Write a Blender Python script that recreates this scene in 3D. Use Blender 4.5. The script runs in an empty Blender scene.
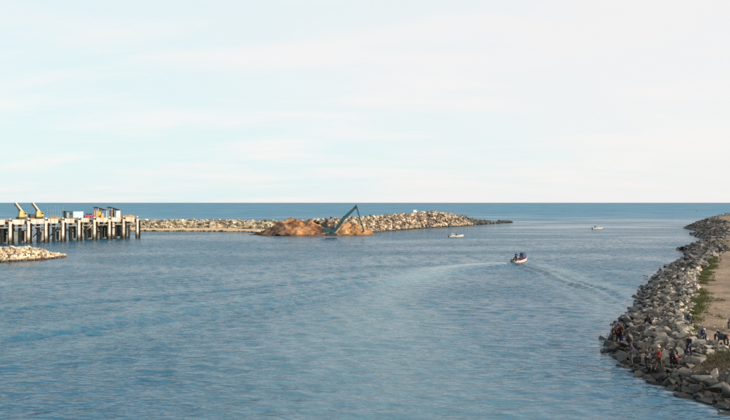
import bpy, bmesh, math, random
import numpy as np
from mathutils import Vector, Matrix, Euler
from mathutils.bvhtree import BVHTree

R = math.radians
SC = bpy.context.scene
COL = SC.collection

# ------------------------------------------------------------------ camera, sky, sun, exposure
CH, F, HZ = 14.0, 700.0, 202.5            # camera height (m), focal length and horizon row in photo pixels (730 wide)
cam_d = bpy.data.cameras.new('camera'); cam = bpy.data.objects.new('camera', cam_d); COL.objects.link(cam)
cam.location = (0, 0, CH); cam.rotation_euler = (R(90), 0, 0)
cam_d.sensor_width = 36; cam_d.lens = 36 * F / 730.0
cam_d.shift_y = -(210 - HZ) / 730.0
cam_d.clip_start = 0.5; cam_d.clip_end = 80000
SC.camera = cam

SUN_EL, SUN_AZ = 19.0, 120.0               # sun behind and to the right of the camera
sd = Vector((math.sin(R(SUN_AZ)) * math.cos(R(SUN_EL)), math.cos(R(SUN_AZ)) * math.cos(R(SUN_EL)), math.sin(R(SUN_EL))))
sun_d = bpy.data.lights.new('sun', 'SUN'); sun = bpy.data.objects.new('sun', sun_d); COL.objects.link(sun)
sun_d.energy = 4.9; sun_d.angle = R(0.6); sun_d.color = (1.0, 0.85, 0.66)
sun.rotation_euler = sd.to_track_quat('Z', 'Y').to_euler(); sun.location = (60, -60, 60)

w = bpy.data.worlds.new('World'); SC.world = w; w.use_nodes = True
nt = w.node_tree; nt.nodes.clear()
def N(nt, typ, **kw):
    n = nt.nodes.new(typ)
    for k, v in kw.items():
        if k.startswith('i_'):
            n.inputs[k[2:].replace('_', ' ')].default_value = v
        else:
            setattr(n, k, v)
    return n
def L(nt, a, b): nt.links.new(a, b)
def ramp(nt, fac, stops, interp='LINEAR'):
    r = nt.nodes.new('ShaderNodeValToRGB'); r.color_ramp.interpolation = interp
    el = r.color_ramp.elements
    while len(el) > 1: el.remove(el[-1])
    for i, (p, c) in enumerate(stops):
        e = el[0] if i == 0 else el.new(p)
        e.position = p
        if not hasattr(c, '__len__'): c = (c, c, c)
        e.color = (c[0], c[1], c[2], 1)
    if fac is not None: nt.links.new(fac, r.inputs[0])
    return r
def math_n(nt, op, a, b=None, c=None, clamp=False):
    n = nt.nodes.new('ShaderNodeMath'); n.operation = op; n.use_clamp = clamp
    for i, v in enumerate((a, b, c)):
        if v is None: continue
        if isinstance(v, (int, float)): n.inputs[i].default_value = v
        else: nt.links.new(v, n.inputs[i])
    return n.outputs[0]
def mixc(nt, fac, a, b, blend='MIX'):
    n = nt.nodes.new('ShaderNodeMix'); n.data_type = 'RGBA'; n.blend_type = blend
    for sock, v in ((n.inputs[0], fac), (n.inputs[6], a), (n.inputs[7], b)):
        if isinstance(v, (int, float)): sock.default_value = v
        elif isinstance(v, (tuple, list)): sock.default_value = (v[0], v[1], v[2], 1)
        else: nt.links.new(v, sock)
    return n.outputs[2]

# sky: Nishita behind a bright high veil of cloud with faint streaks of cirrus
sky = N(nt, 'ShaderNodeTexSky', sky_type='NISHITA', sun_disc=False, sun_elevation=R(SUN_EL), sun_rotation=R(SUN_AZ), altitude=0, air_density=1.0, dust_density=1.2, ozone_density=1.0)
bgA = N(nt, 'ShaderNodeBackground'); bgA.inputs[1].default_value = 0.08
L(nt, sky.outputs[0], bgA.inputs[0])
tc = N(nt, 'ShaderNodeTexCoord')
sep = N(nt, 'ShaderNodeSeparateXYZ'); L(nt, tc.outputs['Generated'], sep.inputs[0])
zz = math_n(nt, 'ADD', math_n(nt, 'MAXIMUM', sep.outputs[2], 0.0), 0.16)
comb = N(nt, 'ShaderNodeCombineXYZ')
L(nt, math_n(nt, 'DIVIDE', sep.outputs[0], zz), comb.inputs[0]); L(nt, math_n(nt, 'DIVIDE', sep.outputs[1], zz), comb.inputs[1])
mp = N(nt, 'ShaderNodeMapping'); mp.inputs['Location'].default_value = (7.3, 4.9, 0); mp.inputs['Rotation'].default_value = (0, 0, R(-12)); mp.inputs['Scale'].default_value = (0.85, 2.1, 1)
L(nt, comb.outputs[0], mp.inputs[0])
n1 = N(nt, 'ShaderNodeTexNoise', i_Scale=1.1, i_Detail=6.0, i_Roughness=0.55, i_Distortion=0.4); L(nt, mp.outputs[0], n1.inputs['Vector'])
mp2 = N(nt, 'ShaderNodeMapping'); mp2.inputs['Location'].default_value = (5.0, 8.2, 0); mp2.inputs['Scale'].default_value = (0.23, 0.23, 1)
L(nt, comb.outputs[0], mp2.inputs[0])
n2 = N(nt, 'ShaderNodeTexNoise', i_Scale=1.0, i_Detail=2.0, i_Roughness=0.5); L(nt, mp2.outputs[0], n2.inputs['Vector'])
cir = ramp(nt, n1.outputs[0], [(0.45, 0.0), (0.64, 1.0)])
big = ramp(nt, math_n(nt, 'ADD', n2.outputs[0], math_n(nt, 'MULTIPLY', sep.outputs[0], 0.42)), [(0.36, 0.0), (0.66, 1.0)])
veil_c = mixc(nt, big.outputs[0], (0.775, 0.905, 0.92), (0.905, 0.912, 0.912))
veil_c = mixc(nt, math_n(nt, 'MULTIPLY', cir.outputs[0], 0.75), veil_c, (0.96, 0.925, 0.912))
bgB = N(nt, 'ShaderNodeBackground'); bgB.inputs[1].default_value = 0.705
L(nt, veil_c, bgB.inputs[0])
mixs = N(nt, 'ShaderNodeMixShader'); mixs.inputs[0].default_value = 0.9
L(nt, bgA.outputs[0], mixs.inputs[1]); L(nt, bgB.outputs[0], mixs.inputs[2])
wo = N(nt, 'ShaderNodeOutputWorld'); L(nt, mixs.outputs[0], wo.inputs[0])

SC.view_settings.view_transform = 'Standard'; SC.view_settings.look = 'None'
SC.view_settings.exposure = 0.55; SC.view_settings.gamma = 1.0; SC.view_settings.use_curve_mapping = False
SC.cycles.max_bounces = 6; SC.cycles.use_denoising = False

# ------------------------------------------------------------------ helpers
def P(px, py, z=0.0):
    """world point at height z seen at photo pixel px, py"""
    d = (CH - z) * F / (py - HZ)
    return Vector(((px - 365.0) / F * d, d, z))
def tag(o, label=None, cat=None, group=None, kind=None):
    if label: o['label'] = label
    if cat: o['category'] = cat
    if group: o['group'] = group
    if kind: o['kind'] = kind
    return o
def empty(name, loc=(0, 0, 0), rz=0.0):
    o = bpy.data.objects.new(name, None); COL.objects.link(o)
    o.location = loc; o.rotation_euler = (0, 0, rz); o.empty_display_size = 0.3
    return o
def link_mesh(name, me, parent=None, loc=None, rot=None, scale=None):
    o = bpy.data.objects.new(name, me); COL.objects.link(o)
    if parent: o.parent = parent
    if loc is not None: o.location = loc
    if rot is not None: o.rotation_euler = rot
    if scale is not None: o.scale = scale
    return o
def mesh_np(name, V, Fc, mat, smooth=False):
    me = bpy.data.meshes.new(name); V = np.asarray(V, dtype=np.float32); Fc = np.asarray(Fc, dtype=np.int32)
    k = Fc.shape[1]
    me.vertices.add(len(V)); me.vertices.foreach_set('co', V.ravel())
    me.loops.add(Fc.size); me.loops.foreach_set('vertex_index', Fc.ravel())
    me.polygons.add(len(Fc)); me.polygons.foreach_set('loop_start', np.arange(0, Fc.size, k, dtype=np.int32))
    me.polygons.foreach_set('loop_total', np.full(len(Fc), k, dtype=np.int32))
    me.update(calc_edges=True); me.validate()
    me.polygons.foreach_set('use_smooth', np.full(len(me.polygons), bool(smooth), dtype=bool))
    if mat: me.materials.append(mat)
    return me

class MB:
    """collects shapes and links them as one mesh object"""
    def __init__(self): self.v = []; self.f = []
    def add(self, vs, fs):
        b = len(self.v); self.v += [tuple(p) for p in vs]; self.f += [tuple(i + b for i in q) for q in fs]; return self
    def box(self, c, s, rot=None, taper=1.0):
        m = Euler(rot).to_matrix() if rot else Matrix.Identity(3)
        vs = []
        for z in (-.5, .5):
            t = taper if z > 0 else 1.0
            for x, y in ((-.5, -.5), (.5, -.5), (.5, .5), (-.5, .5)):
                vs.append(Vector(c) + m @ Vector((x * s[0] * t, y * s[1] * t, z * s[2])))
        return self.add(vs, [(3, 2, 1, 0), (4, 5, 6, 7), (0, 1, 5, 4), (1, 2, 6, 5), (2, 3, 7, 6), (3, 0, 4, 7)])
    def bar(self, a, b, wd, ht=None, wd2=None, ht2=None):
        """rectangular bar from a to b"""
        a = Vector(a); b = Vector(b); ht = ht or wd; wd2 = wd2 or wd; ht2 = ht2 or ht
        d = (b - a).normalized(); up = Vector((0, 0, 1)) if abs(d.z) < 0.95 else Vector((0, 1, 0))
        sx = d.cross(up).normalized(); sz = sx.cross(d).normalized(); vs = []
        for p, w_, h_ in ((a, wd, ht), (b, wd2, ht2)):
            for x, z in ((-1, -1), (1, -1), (1, 1), (-1, 1)): vs.append(p + sx * x * w_ / 2 + sz * z * h_ / 2)
        return self.add(vs, [(0, 1, 2, 3), (7, 6, 5, 4), (4, 5, 1, 0), (5, 6, 2, 1), (6, 7, 3, 2), (7, 4, 0, 3)])
    def tube(self, pts, r, n=8, cap=True):
        pts = [Vector(p) for p in pts]; rs = r if hasattr(r, '__len__') else [r] * len(pts); vs = []; fs = []
        for i, p in enumerate(pts):
            d = (pts[min(i + 1, len(pts) - 1)] - pts[max(i - 1, 0)]).normalized()
            up = Vector((0, 0, 1)) if abs(d.z) < 0.9 else Vector((0, 1, 0))
            sx = d.cross(up).normalized(); sz = sx.cross(d)
            for k in range(n):
                a = 2 * math.pi * k / n; vs.append(p + (sx * math.cos(a) + sz * math.sin(a)) * rs[i])
        for i in range(len(pts) - 1):
            for k in range(n):
                k2 = (k + 1) % n; fs.append((i * n + k, i * n + k2, (i + 1) * n + k2, (i + 1) * n + k))
        if cap: fs.append(tuple(range(n - 1, -1, -1))); fs.append(tuple(range((len(pts) - 1) * n, len(pts) * n)))
        return self.add(vs, fs)
    def ball(self, c, r, seg=10, rings=6):
        r = r if hasattr(r, '__len__') else (r, r, r); vs = []; fs = []
        for j in range(rings + 1):
            t = math.pi * j / rings
            for k in range(seg):
                a = 2 * math.pi * k / seg
                vs.append((c[0] + r[0] * math.sin(t) * math.cos(a), c[1] + r[1] * math.sin(t) * math.sin(a), c[2] + r[2] * math.cos(t)))
        for j in range(rings):
            for k in range(seg):
                k2 = (k + 1) % seg; fs.append((j * seg + k, (j + 1) * seg + k, (j + 1) * seg + k2, j * seg + k2))
        return self.add(vs, fs)
    def torus(self, c, R0, r0, axis='Y', n=20, m=6):
        vs = []; fs = []
        for i in range(n):
            a = 2 * math.pi * i / n
            for j in range(m):
                b = 2 * math.pi * j / m; q = R0 + r0 * math.cos(b); s = r0 * math.sin(b)
                vs.append((c[0] + q * math.cos(a), c[1] + s, c[2] + q * math.sin(a)))
        for i in range(n):
            for j in range(m):
                i2 = (i + 1) % n; j2 = (j + 1) % m; fs.append((i * m + j, i * m + j2, i2 * m + j2, i2 * m + j))
        return self.add(vs, fs)
    def prism(self, prof, y0, y1):
        """outline in x,z extruded from y0 to y1"""
        n = len(prof); vs = [(x, y0, z) for x, z in prof] + [(x, y1, z) for x, z in prof]
        fs = [tuple(range(n)), tuple(range(2 * n - 1, n - 1, -1))] + [(i, i + n, (i + 1) % n + n, (i + 1) % n) for i in range(n)]
        return self.add(vs, fs)
    def mesh(self, name, mat, smooth=False, bevel=0.0):
        me = bpy.data.meshes.new(name); me.from_pydata(self.v, [], self.f)
        bm = bmesh.new(); bm.from_mesh(me)
        bmesh.ops.recalc_face_normals(bm, faces=bm.faces)
        if bevel: bmesh.ops.bevel(bm, geom=list(bm.edges), offset=bevel, segments=1, affect='EDGES')
        for f in bm.faces: f.smooth = smooth
        bm.to_mesh(me); bm.free()
        me.materials.append(mat); me.update()
        return me
    def build(self, name, mat, parent=None, smooth=False, bevel=0.0, **kw):
        return link_mesh(name, self.mesh(name, mat, smooth, bevel), parent, **kw)

# ------------------------------------------------------------------ materials
MATS = {}
def mat(name, col, rough=0.6, metal=0.0, var=0.25, scale=3.0, bump=0.0, spec=0.5):
    """painted or plain surface with mottled wear"""
    if name in MATS: return MATS[name]
    m = bpy.data.materials.new(name); m.use_nodes = True; t = m.node_tree; b = t.nodes['Principled BSDF']
    tcn = N(t, 'ShaderNodeTexCoord')
    nz = N(t, 'ShaderNodeTexNoise', i_Scale=scale, i_Detail=5.0, i_Roughness=0.65); L(t, tcn.outputs['Object'], nz.inputs['Vector'])
    f = ramp(t, nz.outputs[0], [(0.3, 1 - var), (0.7, 1 + var * 0.4)])
    c = mixc(t, 1.0, col, f.outputs[0], 'MULTIPLY'); L(t, c, b.inputs['Base Color'])
    b.inputs['Roughness'].default_value = rough; b.inputs['Metallic'].default_value = metal; b.inputs['Specular IOR Level'].default_value = spec
    if bump:
        bp = N(t, 'ShaderNodeBump', i_Strength=0.6, i_Distance=bump); L(t, nz.outputs[0], bp.inputs['Height']); L(t, bp.outputs[0], b.inputs['Normal'])
    MATS[name] = m; return m

def rock_mat(name, stops, wet=(0.02, 0.021, 0.018), wet_z=0.35, grain=2.2, bump=0.12):
    m = bpy.data.materials.new(name); m.use_nodes = True; t = m.node_tree; b = t.nodes['Principled BSDF']
    geo = N(t, 'ShaderNodeNewGeometry'); oi = N(t, 'ShaderNodeObjectInfo')
    rnd = math_n(t, 'FRACT', math_n(t, 'ADD', geo.outputs['Random Per Island'], oi.outputs['Random']))
    base = ramp(t, rnd, stops)
    nz = N(t, 'ShaderNodeTexNoise', i_Scale=grain, i_Detail=7.0, i_Roughness=0.7); L(t, geo.outputs['Position'], nz.inputs['Vector'])
    nz2 = N(t, 'ShaderNodeTexNoise', i_Scale=grain * 0.35, i_Detail=3.0); L(t, geo.outputs['Position'], nz2.inputs['Vector'])
    f = ramp(t, nz.outputs[0], [(0.3, 0.6), (0.55, 1.0), (0.75, 1.25)])
    c = mixc(t, 1.0, base.outputs[0], f.outputs[0], 'MULTIPLY')
    f2 = ramp(t, nz2.outputs[0], [(0.4, (0.8, 0.78, 0.74)), (0.62, (1.08, 1.04, 1.0))])
    c = mixc(t, 1.0, c, f2.outputs[0], 'MULTIPLY')
    sp = N(t, 'ShaderNodeSeparateXYZ'); L(t, geo.outputs['Position'], sp.inputs[0])
    zw = math_n(t, 'ADD', sp.outputs[2], math_n(t, 'MULTIPLY', nz2.outputs[0], -0.6))
    mr = N(t, 'ShaderNodeMapRange'); mr.inputs['From Min'].default_value = wet_z - 0.3; mr.inputs['From Max'].default_value = wet_z - 0.02; mr.inputs['To Min'].default_value = 1; mr.inputs['To Max'].default_value = 0
    L(t, zw, mr.inputs['Value'])
    c = mixc(t, mr.outputs[0], c, wet); L(t, c, b.inputs['Base Color'])
    rr = N(t, 'ShaderNodeMapRange'); rr.inputs['To Min'].default_value = 0.85; rr.inputs['To Max'].default_value = 0.3; L(t, mr.outputs[0], rr.inputs['Value']); L(t, rr.outputs[0], b.inputs['Roughness'])
    b.inputs['Specular IOR Level'].default_value = 0.3
    bp = N(t, 'ShaderNodeBump', i_Strength=0.8, i_Distance=bump); L(t, nz.outputs[0], bp.inputs['Height']); L(t, bp.outputs[0], b.inputs['Normal'])
    MATS[name] = m; return m

def ground_mat(name, stops, scale=0.4, bump=0.08, wet_z=None, wet=(0.06, 0.05, 0.04)):
    m = bpy.data.materials.new(name); m.use_nodes = True; t = m.node_tree; b = t.nodes['Principled BSDF']
    geo = N(t, 'ShaderNodeNewGeometry')
    nz = N(t, 'ShaderNodeTexNoise', i_Scale=scale, i_Detail=8.0, i_Roughness=0.68); L(t, geo.outputs['Position'], nz.inputs['Vector'])
    nf = N(t, 'ShaderNodeTexNoise', i_Scale=scale * 14, i_Detail=4.0, i_Roughness=0.7); L(t, geo.outputs['Position'], nf.inputs['Vector'])
    base = ramp(t, nz.outputs[0], stops)
    f = ramp(t, nf.outputs[0], [(0.32, 0.68), (0.7, 1.25)])
    c = mixc(t, 1.0, base.outputs[0], f.outputs[0], 'MULTIPLY')
    if wet_z is not None:
        sp = N(t, 'ShaderNodeSeparateXYZ'); L(t, geo.outputs['Position'], sp.inputs[0])
        mr = N(t, 'ShaderNodeMapRange'); mr.inputs['From Min'].default_value = wet_z * 0.5; mr.inputs['From Max'].default_value = wet_z; mr.inputs['To Min'].default_value = 1; mr.inputs['To Max'].default_value = 0
        L(t, sp.outputs[2], mr.inputs['Value']); c = mixc(t, mr.outputs[0], c, wet)
    L(t, c, b.inputs['Base Color']); b.inputs['Roughness'].default_value = 0.95; b.inputs['Specular IOR Level'].default_value = 0.15
    bp = N(t, 'ShaderNodeBump', i_Strength=0.8, i_Distance=bump); L(t, nf.outputs[0], bp.inputs['Height']); L(t, bp.outputs[0], b.inputs['Normal'])
    MATS[name] = m; return m

ROCK_SHORE = rock_mat('shore_rock', [(0.0, (0.06, 0.057, 0.055)), (0.4, (0.132, 0.124, 0.115)), (0.75, (0.205, 0.188, 0.168)), (0.94, (0.36, 0.325, 0.28))], wet_z=0.7, grain=3.5, bump=0.16)
ROCK_SHORE_FAR = rock_mat('far_shore_rock', [(0.0, (0.05, 0.05, 0.05)), (0.5, (0.10, 0.098, 0.095)), (0.9, (0.17, 0.16, 0.15)), (1.0, (0.30, 0.28, 0.26))], wet_z=1.0, grain=0.9, bump=0.2)
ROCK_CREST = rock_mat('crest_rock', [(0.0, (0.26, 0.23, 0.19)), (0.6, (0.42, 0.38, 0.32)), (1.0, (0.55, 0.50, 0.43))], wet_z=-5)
ROCK_CREAM = rock_mat('cream_rock', [(0.0, (0.20, 0.15, 0.10)), (0.3, (0.42, 0.34, 0.24)), (0.7, (0.52, 0.45, 0.34)), (1.0, (0.60, 0.54, 0.44))], wet=(0.07, 0.05, 0.04), wet_z=0.35, grain=1.2)
ROCK_FAR = rock_mat('breakwater_rock', [(0.0, (0.07, 0.065, 0.062)), (0.25, (0.17, 0.135, 0.115)), (0.5, (0.29, 0.23, 0.165)), (0.78, (0.42, 0.34, 0.24)), (1.0, (0.56, 0.49, 0.40))], wet=(0.05, 0.045, 0.04), wet_z=0.5, grain=0.9, bump=0.25)  # dark stops vary the stones and stand in for shadowed gaps
ROCK_GREY = rock_mat('grey_rock', [(0.0, (0.10, 0.10, 0.08)), (0.4, (0.20, 0.19, 0.15)), (0.75, (0.40, 0.37, 0.29)), (1.0, (0.62, 0.58, 0.47))], wet_z=0.3, grain=0.9, bump=0.25)
ROCK_DARK = rock_mat('dark_rock', [(0.0, (0.05, 0.055, 0.055)), (0.6, (0.10, 0.10, 0.095)), (1.0, (0.19, 0.17, 0.15))], wet_z=0.8, grain=0.9, bump=0.25)
CORE = ground_mat('rubble_core', [(0.3, (0.05, 0.045, 0.04)), (0.7, (0.10, 0.085, 0.07))])  # kept dark so the gaps between the stones read as shade
DIRT = ground_mat('dirt', [(0.36, (0.12, 0.088, 0.062)), (0.48, (0.20, 0.15, 0.108)), (0.64, (0.285, 0.22, 0.16))], scale=0.22, wet_z=0.4)
BEACH = ground_mat('beach_sand', [(0.3, (0.42, 0.30, 0.18)), (0.7, (0.54, 0.41, 0.27))], scale=0.2, wet_z=0.35, wet=(0.20, 0.15, 0.10))
SAND_RED = ground_mat('dredged_sand', [(0.38, (0.085, 0.05, 0.035)), (0.47, (0.21, 0.105, 0.058)), (0.56, (0.36, 0.185, 0.09)), (0.68, (0.46, 0.29, 0.155))], scale=0.22, bump=0.5, wet_z=0.6, wet=(0.13, 0.08, 0.05))
SAND_BROWN = ground_mat('brown_sand', [(0.36, (0.07, 0.05, 0.04)), (0.52, (0.14, 0.088, 0.06)), (0.68, (0.26, 0.15, 0.085))], scale=0.35, bump=0.4, wet_z=0.5, wet=(0.07, 0.05, 0.04))  # darker brown sand for the low left heap
SAND_TAN = ground_mat('tan_sand', [(0.36, (0.20, 0.10, 0.05)), (0.5, (0.38, 0.21, 0.095)), (0.66, (0.50, 0.32, 0.16))], scale=0.3, bump=0.4, wet_z=0.6, wet=(0.16, 0.10, 0.06))
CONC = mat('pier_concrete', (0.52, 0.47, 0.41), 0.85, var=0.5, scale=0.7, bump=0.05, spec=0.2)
def stain(m):
    """rust runs and a weedy tide band on the pier concrete"""
    t = m.node_tree; b = t.nodes['Principled BSDF']; lk = b.inputs['Base Color'].links[0]; src = lk.from_socket
    geo = N(t, 'ShaderNodeNewGeometry'); mpn = N(t, 'ShaderNodeMapping'); mpn.inputs['Scale'].default_value = (1.7, 1.7, 0.16); L(t, geo.outputs['Position'], mpn.inputs[0])
    nz = N(t, 'ShaderNodeTexNoise', i_Scale=1.0, i_Detail=4.0, i_Roughness=0.6); L(t, mpn.outputs[0], nz.inputs['Vector'])
    f = ramp(t, nz.outputs[0], [(0.46, 0.0), (0.66, 0.8)])
    c = mixc(t, f.outputs[0], src, (0.20, 0.135, 0.09))
    sp = N(t, 'ShaderNodeSeparateXYZ'); L(t, geo.outputs['Position'], sp.inputs[0])
    mr = N(t, 'ShaderNodeMapRange'); mr.inputs['From Min'].default_value = 0.5; mr.inputs['From Max'].default_value = 1.9; mr.inputs['To Min'].default_value = 1; mr.inputs['To Max'].default_value = 0
    L(t, math_n(t, 'ADD', sp.outputs[2], math_n(t, 'MULTIPLY', nz.outputs[0], -1.2)), mr.inputs['Value']); c = mixc(t, mr.outputs[0], c, (0.05, 0.052, 0.035)); L(t, c, b.inputs['Base Color'])
stain(CONC)
CONC_DK = mat('shade_concrete', (0.24, 0.22, 0.19), 0.9, var=0.5, scale=0.6, bump=0.05, spec=0.2)  # concrete coloured darker so slab and inner parts read as shaded
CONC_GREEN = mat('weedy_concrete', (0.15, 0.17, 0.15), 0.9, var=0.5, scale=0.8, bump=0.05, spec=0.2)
MATT_BLACK = mat('matt_black', (0.008, 0.008, 0.009), 0.8, spec=.15)
DECKM = mat('deck_grit', (0.42, 0.34, 0.23), 0.95, var=0.4, scale=0.5, spec=0.1)

# water
def water_material():
    m = bpy.data.materials.new('sea_water'); m.use_nodes = True; t = m.node_tree; b = t.nodes['Principled BSDF']
    geo = N(t, 'ShaderNodeNewGeometry')
    def noise(sx, sy, detail, rough, rot=0.0, dist=0.0):
        mpn = N(t, 'ShaderNodeMapping'); mpn.inputs['Scale'].default_value = (sx, sy, 1); mpn.inputs['Rotation'].default_value = (0, 0, R(rot))
        L(t, geo.outputs['Position'], mpn.inputs[0])
        nn = N(t, 'ShaderNodeTexNoise', i_Scale=1.0, i_Detail=detail, i_Roughness=rough, i_Distortion=dist); L(t, mpn.outputs[0], nn.inputs['Vector']); return nn.outputs[0]
    fine = noise(0.85, 1.7, 2, 0.5, 8)
    mid = noise(0.36, 0.8, 2, 0.5, -10)
    lng = noise(0.06, 0.14, 2, 0.45, 6)
    at = N(t, 'ShaderNodeAttribute', attribute_name='slick'); af = N(t, 'ShaderNodeAttribute', attribute_name='foam')
    gust = noise(0.010, 0.024, 4, 0.55, 14, 1.2)
    gust2 = noise(0.0016, 0.010, 3, 0.5, 0, 0.3)
    gm = ramp(t, gust, [(0.44, 0.0), (0.62, 1.0)]); gm2 = ramp(t, gust2, [(0.36, 0.0), (0.64, 1.0)])
    calm = math_n(t, 'MAXIMUM', math_n(t, 'MULTIPLY', gm.outputs[0], 0.8), at.outputs['Fac'])
    calm = math_n(t, 'MINIMUM', calm, 1.0)
    h = math_n(t, 'ADD', math_n(t, 'MULTIPLY', fine, 0.28), math_n(t, 'ADD', math_n(t, 'MULTIPLY', mid, 0.42), math_n(t, 'MULTIPLY', lng, 0.22)))
    bp = N(t, 'ShaderNodeBump', i_Distance=1.0); L(t, h, bp.inputs['Height'])
    L(t, math_n(t, 'SUBTRACT', 1.0, math_n(t, 'MULTIPLY', calm, 0.72)), bp.inputs['Strength'])
    # farther out: bluer body and weaker mirror, imitating what distant wave slopes reflect
    spw = N(t, 'ShaderNodeSeparateXYZ'); L(t, geo.outputs['Position'], spw.inputs[0])
    far_mask = N(t, 'ShaderNodeMapRange'); far_mask.inputs['From Min'].default_value = 260; far_mask.inputs['From Max'].default_value = 900; far_mask.interpolation_type = 'SMOOTHSTEP'; L(t, spw.outputs[1], far_mask.inputs['Value'])
    body = mixc(t, gm2.outputs[0], (0.013, 0.086, 0.155), (0.026, 0.108, 0.175))
    body = mixc(t, far_mask.outputs[0], body, (0.030, 0.160, 0.262))
    body = mixc(t, math_n(t, 'MULTIPLY', at.outputs['Fac'], 0.65), body, (0.20, 0.31, 0.345))
    fo = noise(0.8, 1.1, 5, 0.7)
    fm = math_n(t, 'MULTIPLY', af.outputs['Fac'], ramp(t, fo, [(0.36, 0.0), (0.56, 1.0)]).outputs[0])
    col = mixc(t, fm, body, (0.75, 0.78, 0.78))
    dif = N(t, 'ShaderNodeBsdfDiffuse'); L(t, col, dif.inputs[0]); L(t, bp.outputs[0], dif.inputs['Normal'])
    gls = N(t, 'ShaderNodeBsdfGlossy'); gls.inputs['Roughness'].default_value = 0.14; L(t, bp.outputs[0], gls.inputs['Normal'])
    fr_ = N(t, 'ShaderNodeFresnel', i_IOR=1.33); L(t, bp.outputs[0], fr_.inputs['Normal'])
    # a wind-roughened sea never mirrors fully at grazing angles: calm water reflects more than ruffled water
    cap = math_n(t, 'MULTIPLY', math_n(t, 'ADD', 0.46, math_n(t, 'MULTIPLY', calm, 0.54)), math_n(t, 'SUBTRACT', 1.0, math_n(t, 'MULTIPLY', far_mask.outputs[0], 0.64)))
    fac = math_n(t, 'MULTIPLY', math_n(t, 'MINIMUM', fr_.outputs[0], cap), math_n(t, 'SUBTRACT', 1.0, fm))
    ms = N(t, 'ShaderNodeMixShader'); L(t, fac, ms.inputs[0]); L(t, dif.outputs[0], ms.inputs[1]); L(t, gls.outputs[0], ms.inputs[2])
    L(t, ms.outputs[0], t.nodes['Material Output'].inputs['Surface'])
    return m
WATER = water_material()

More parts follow.
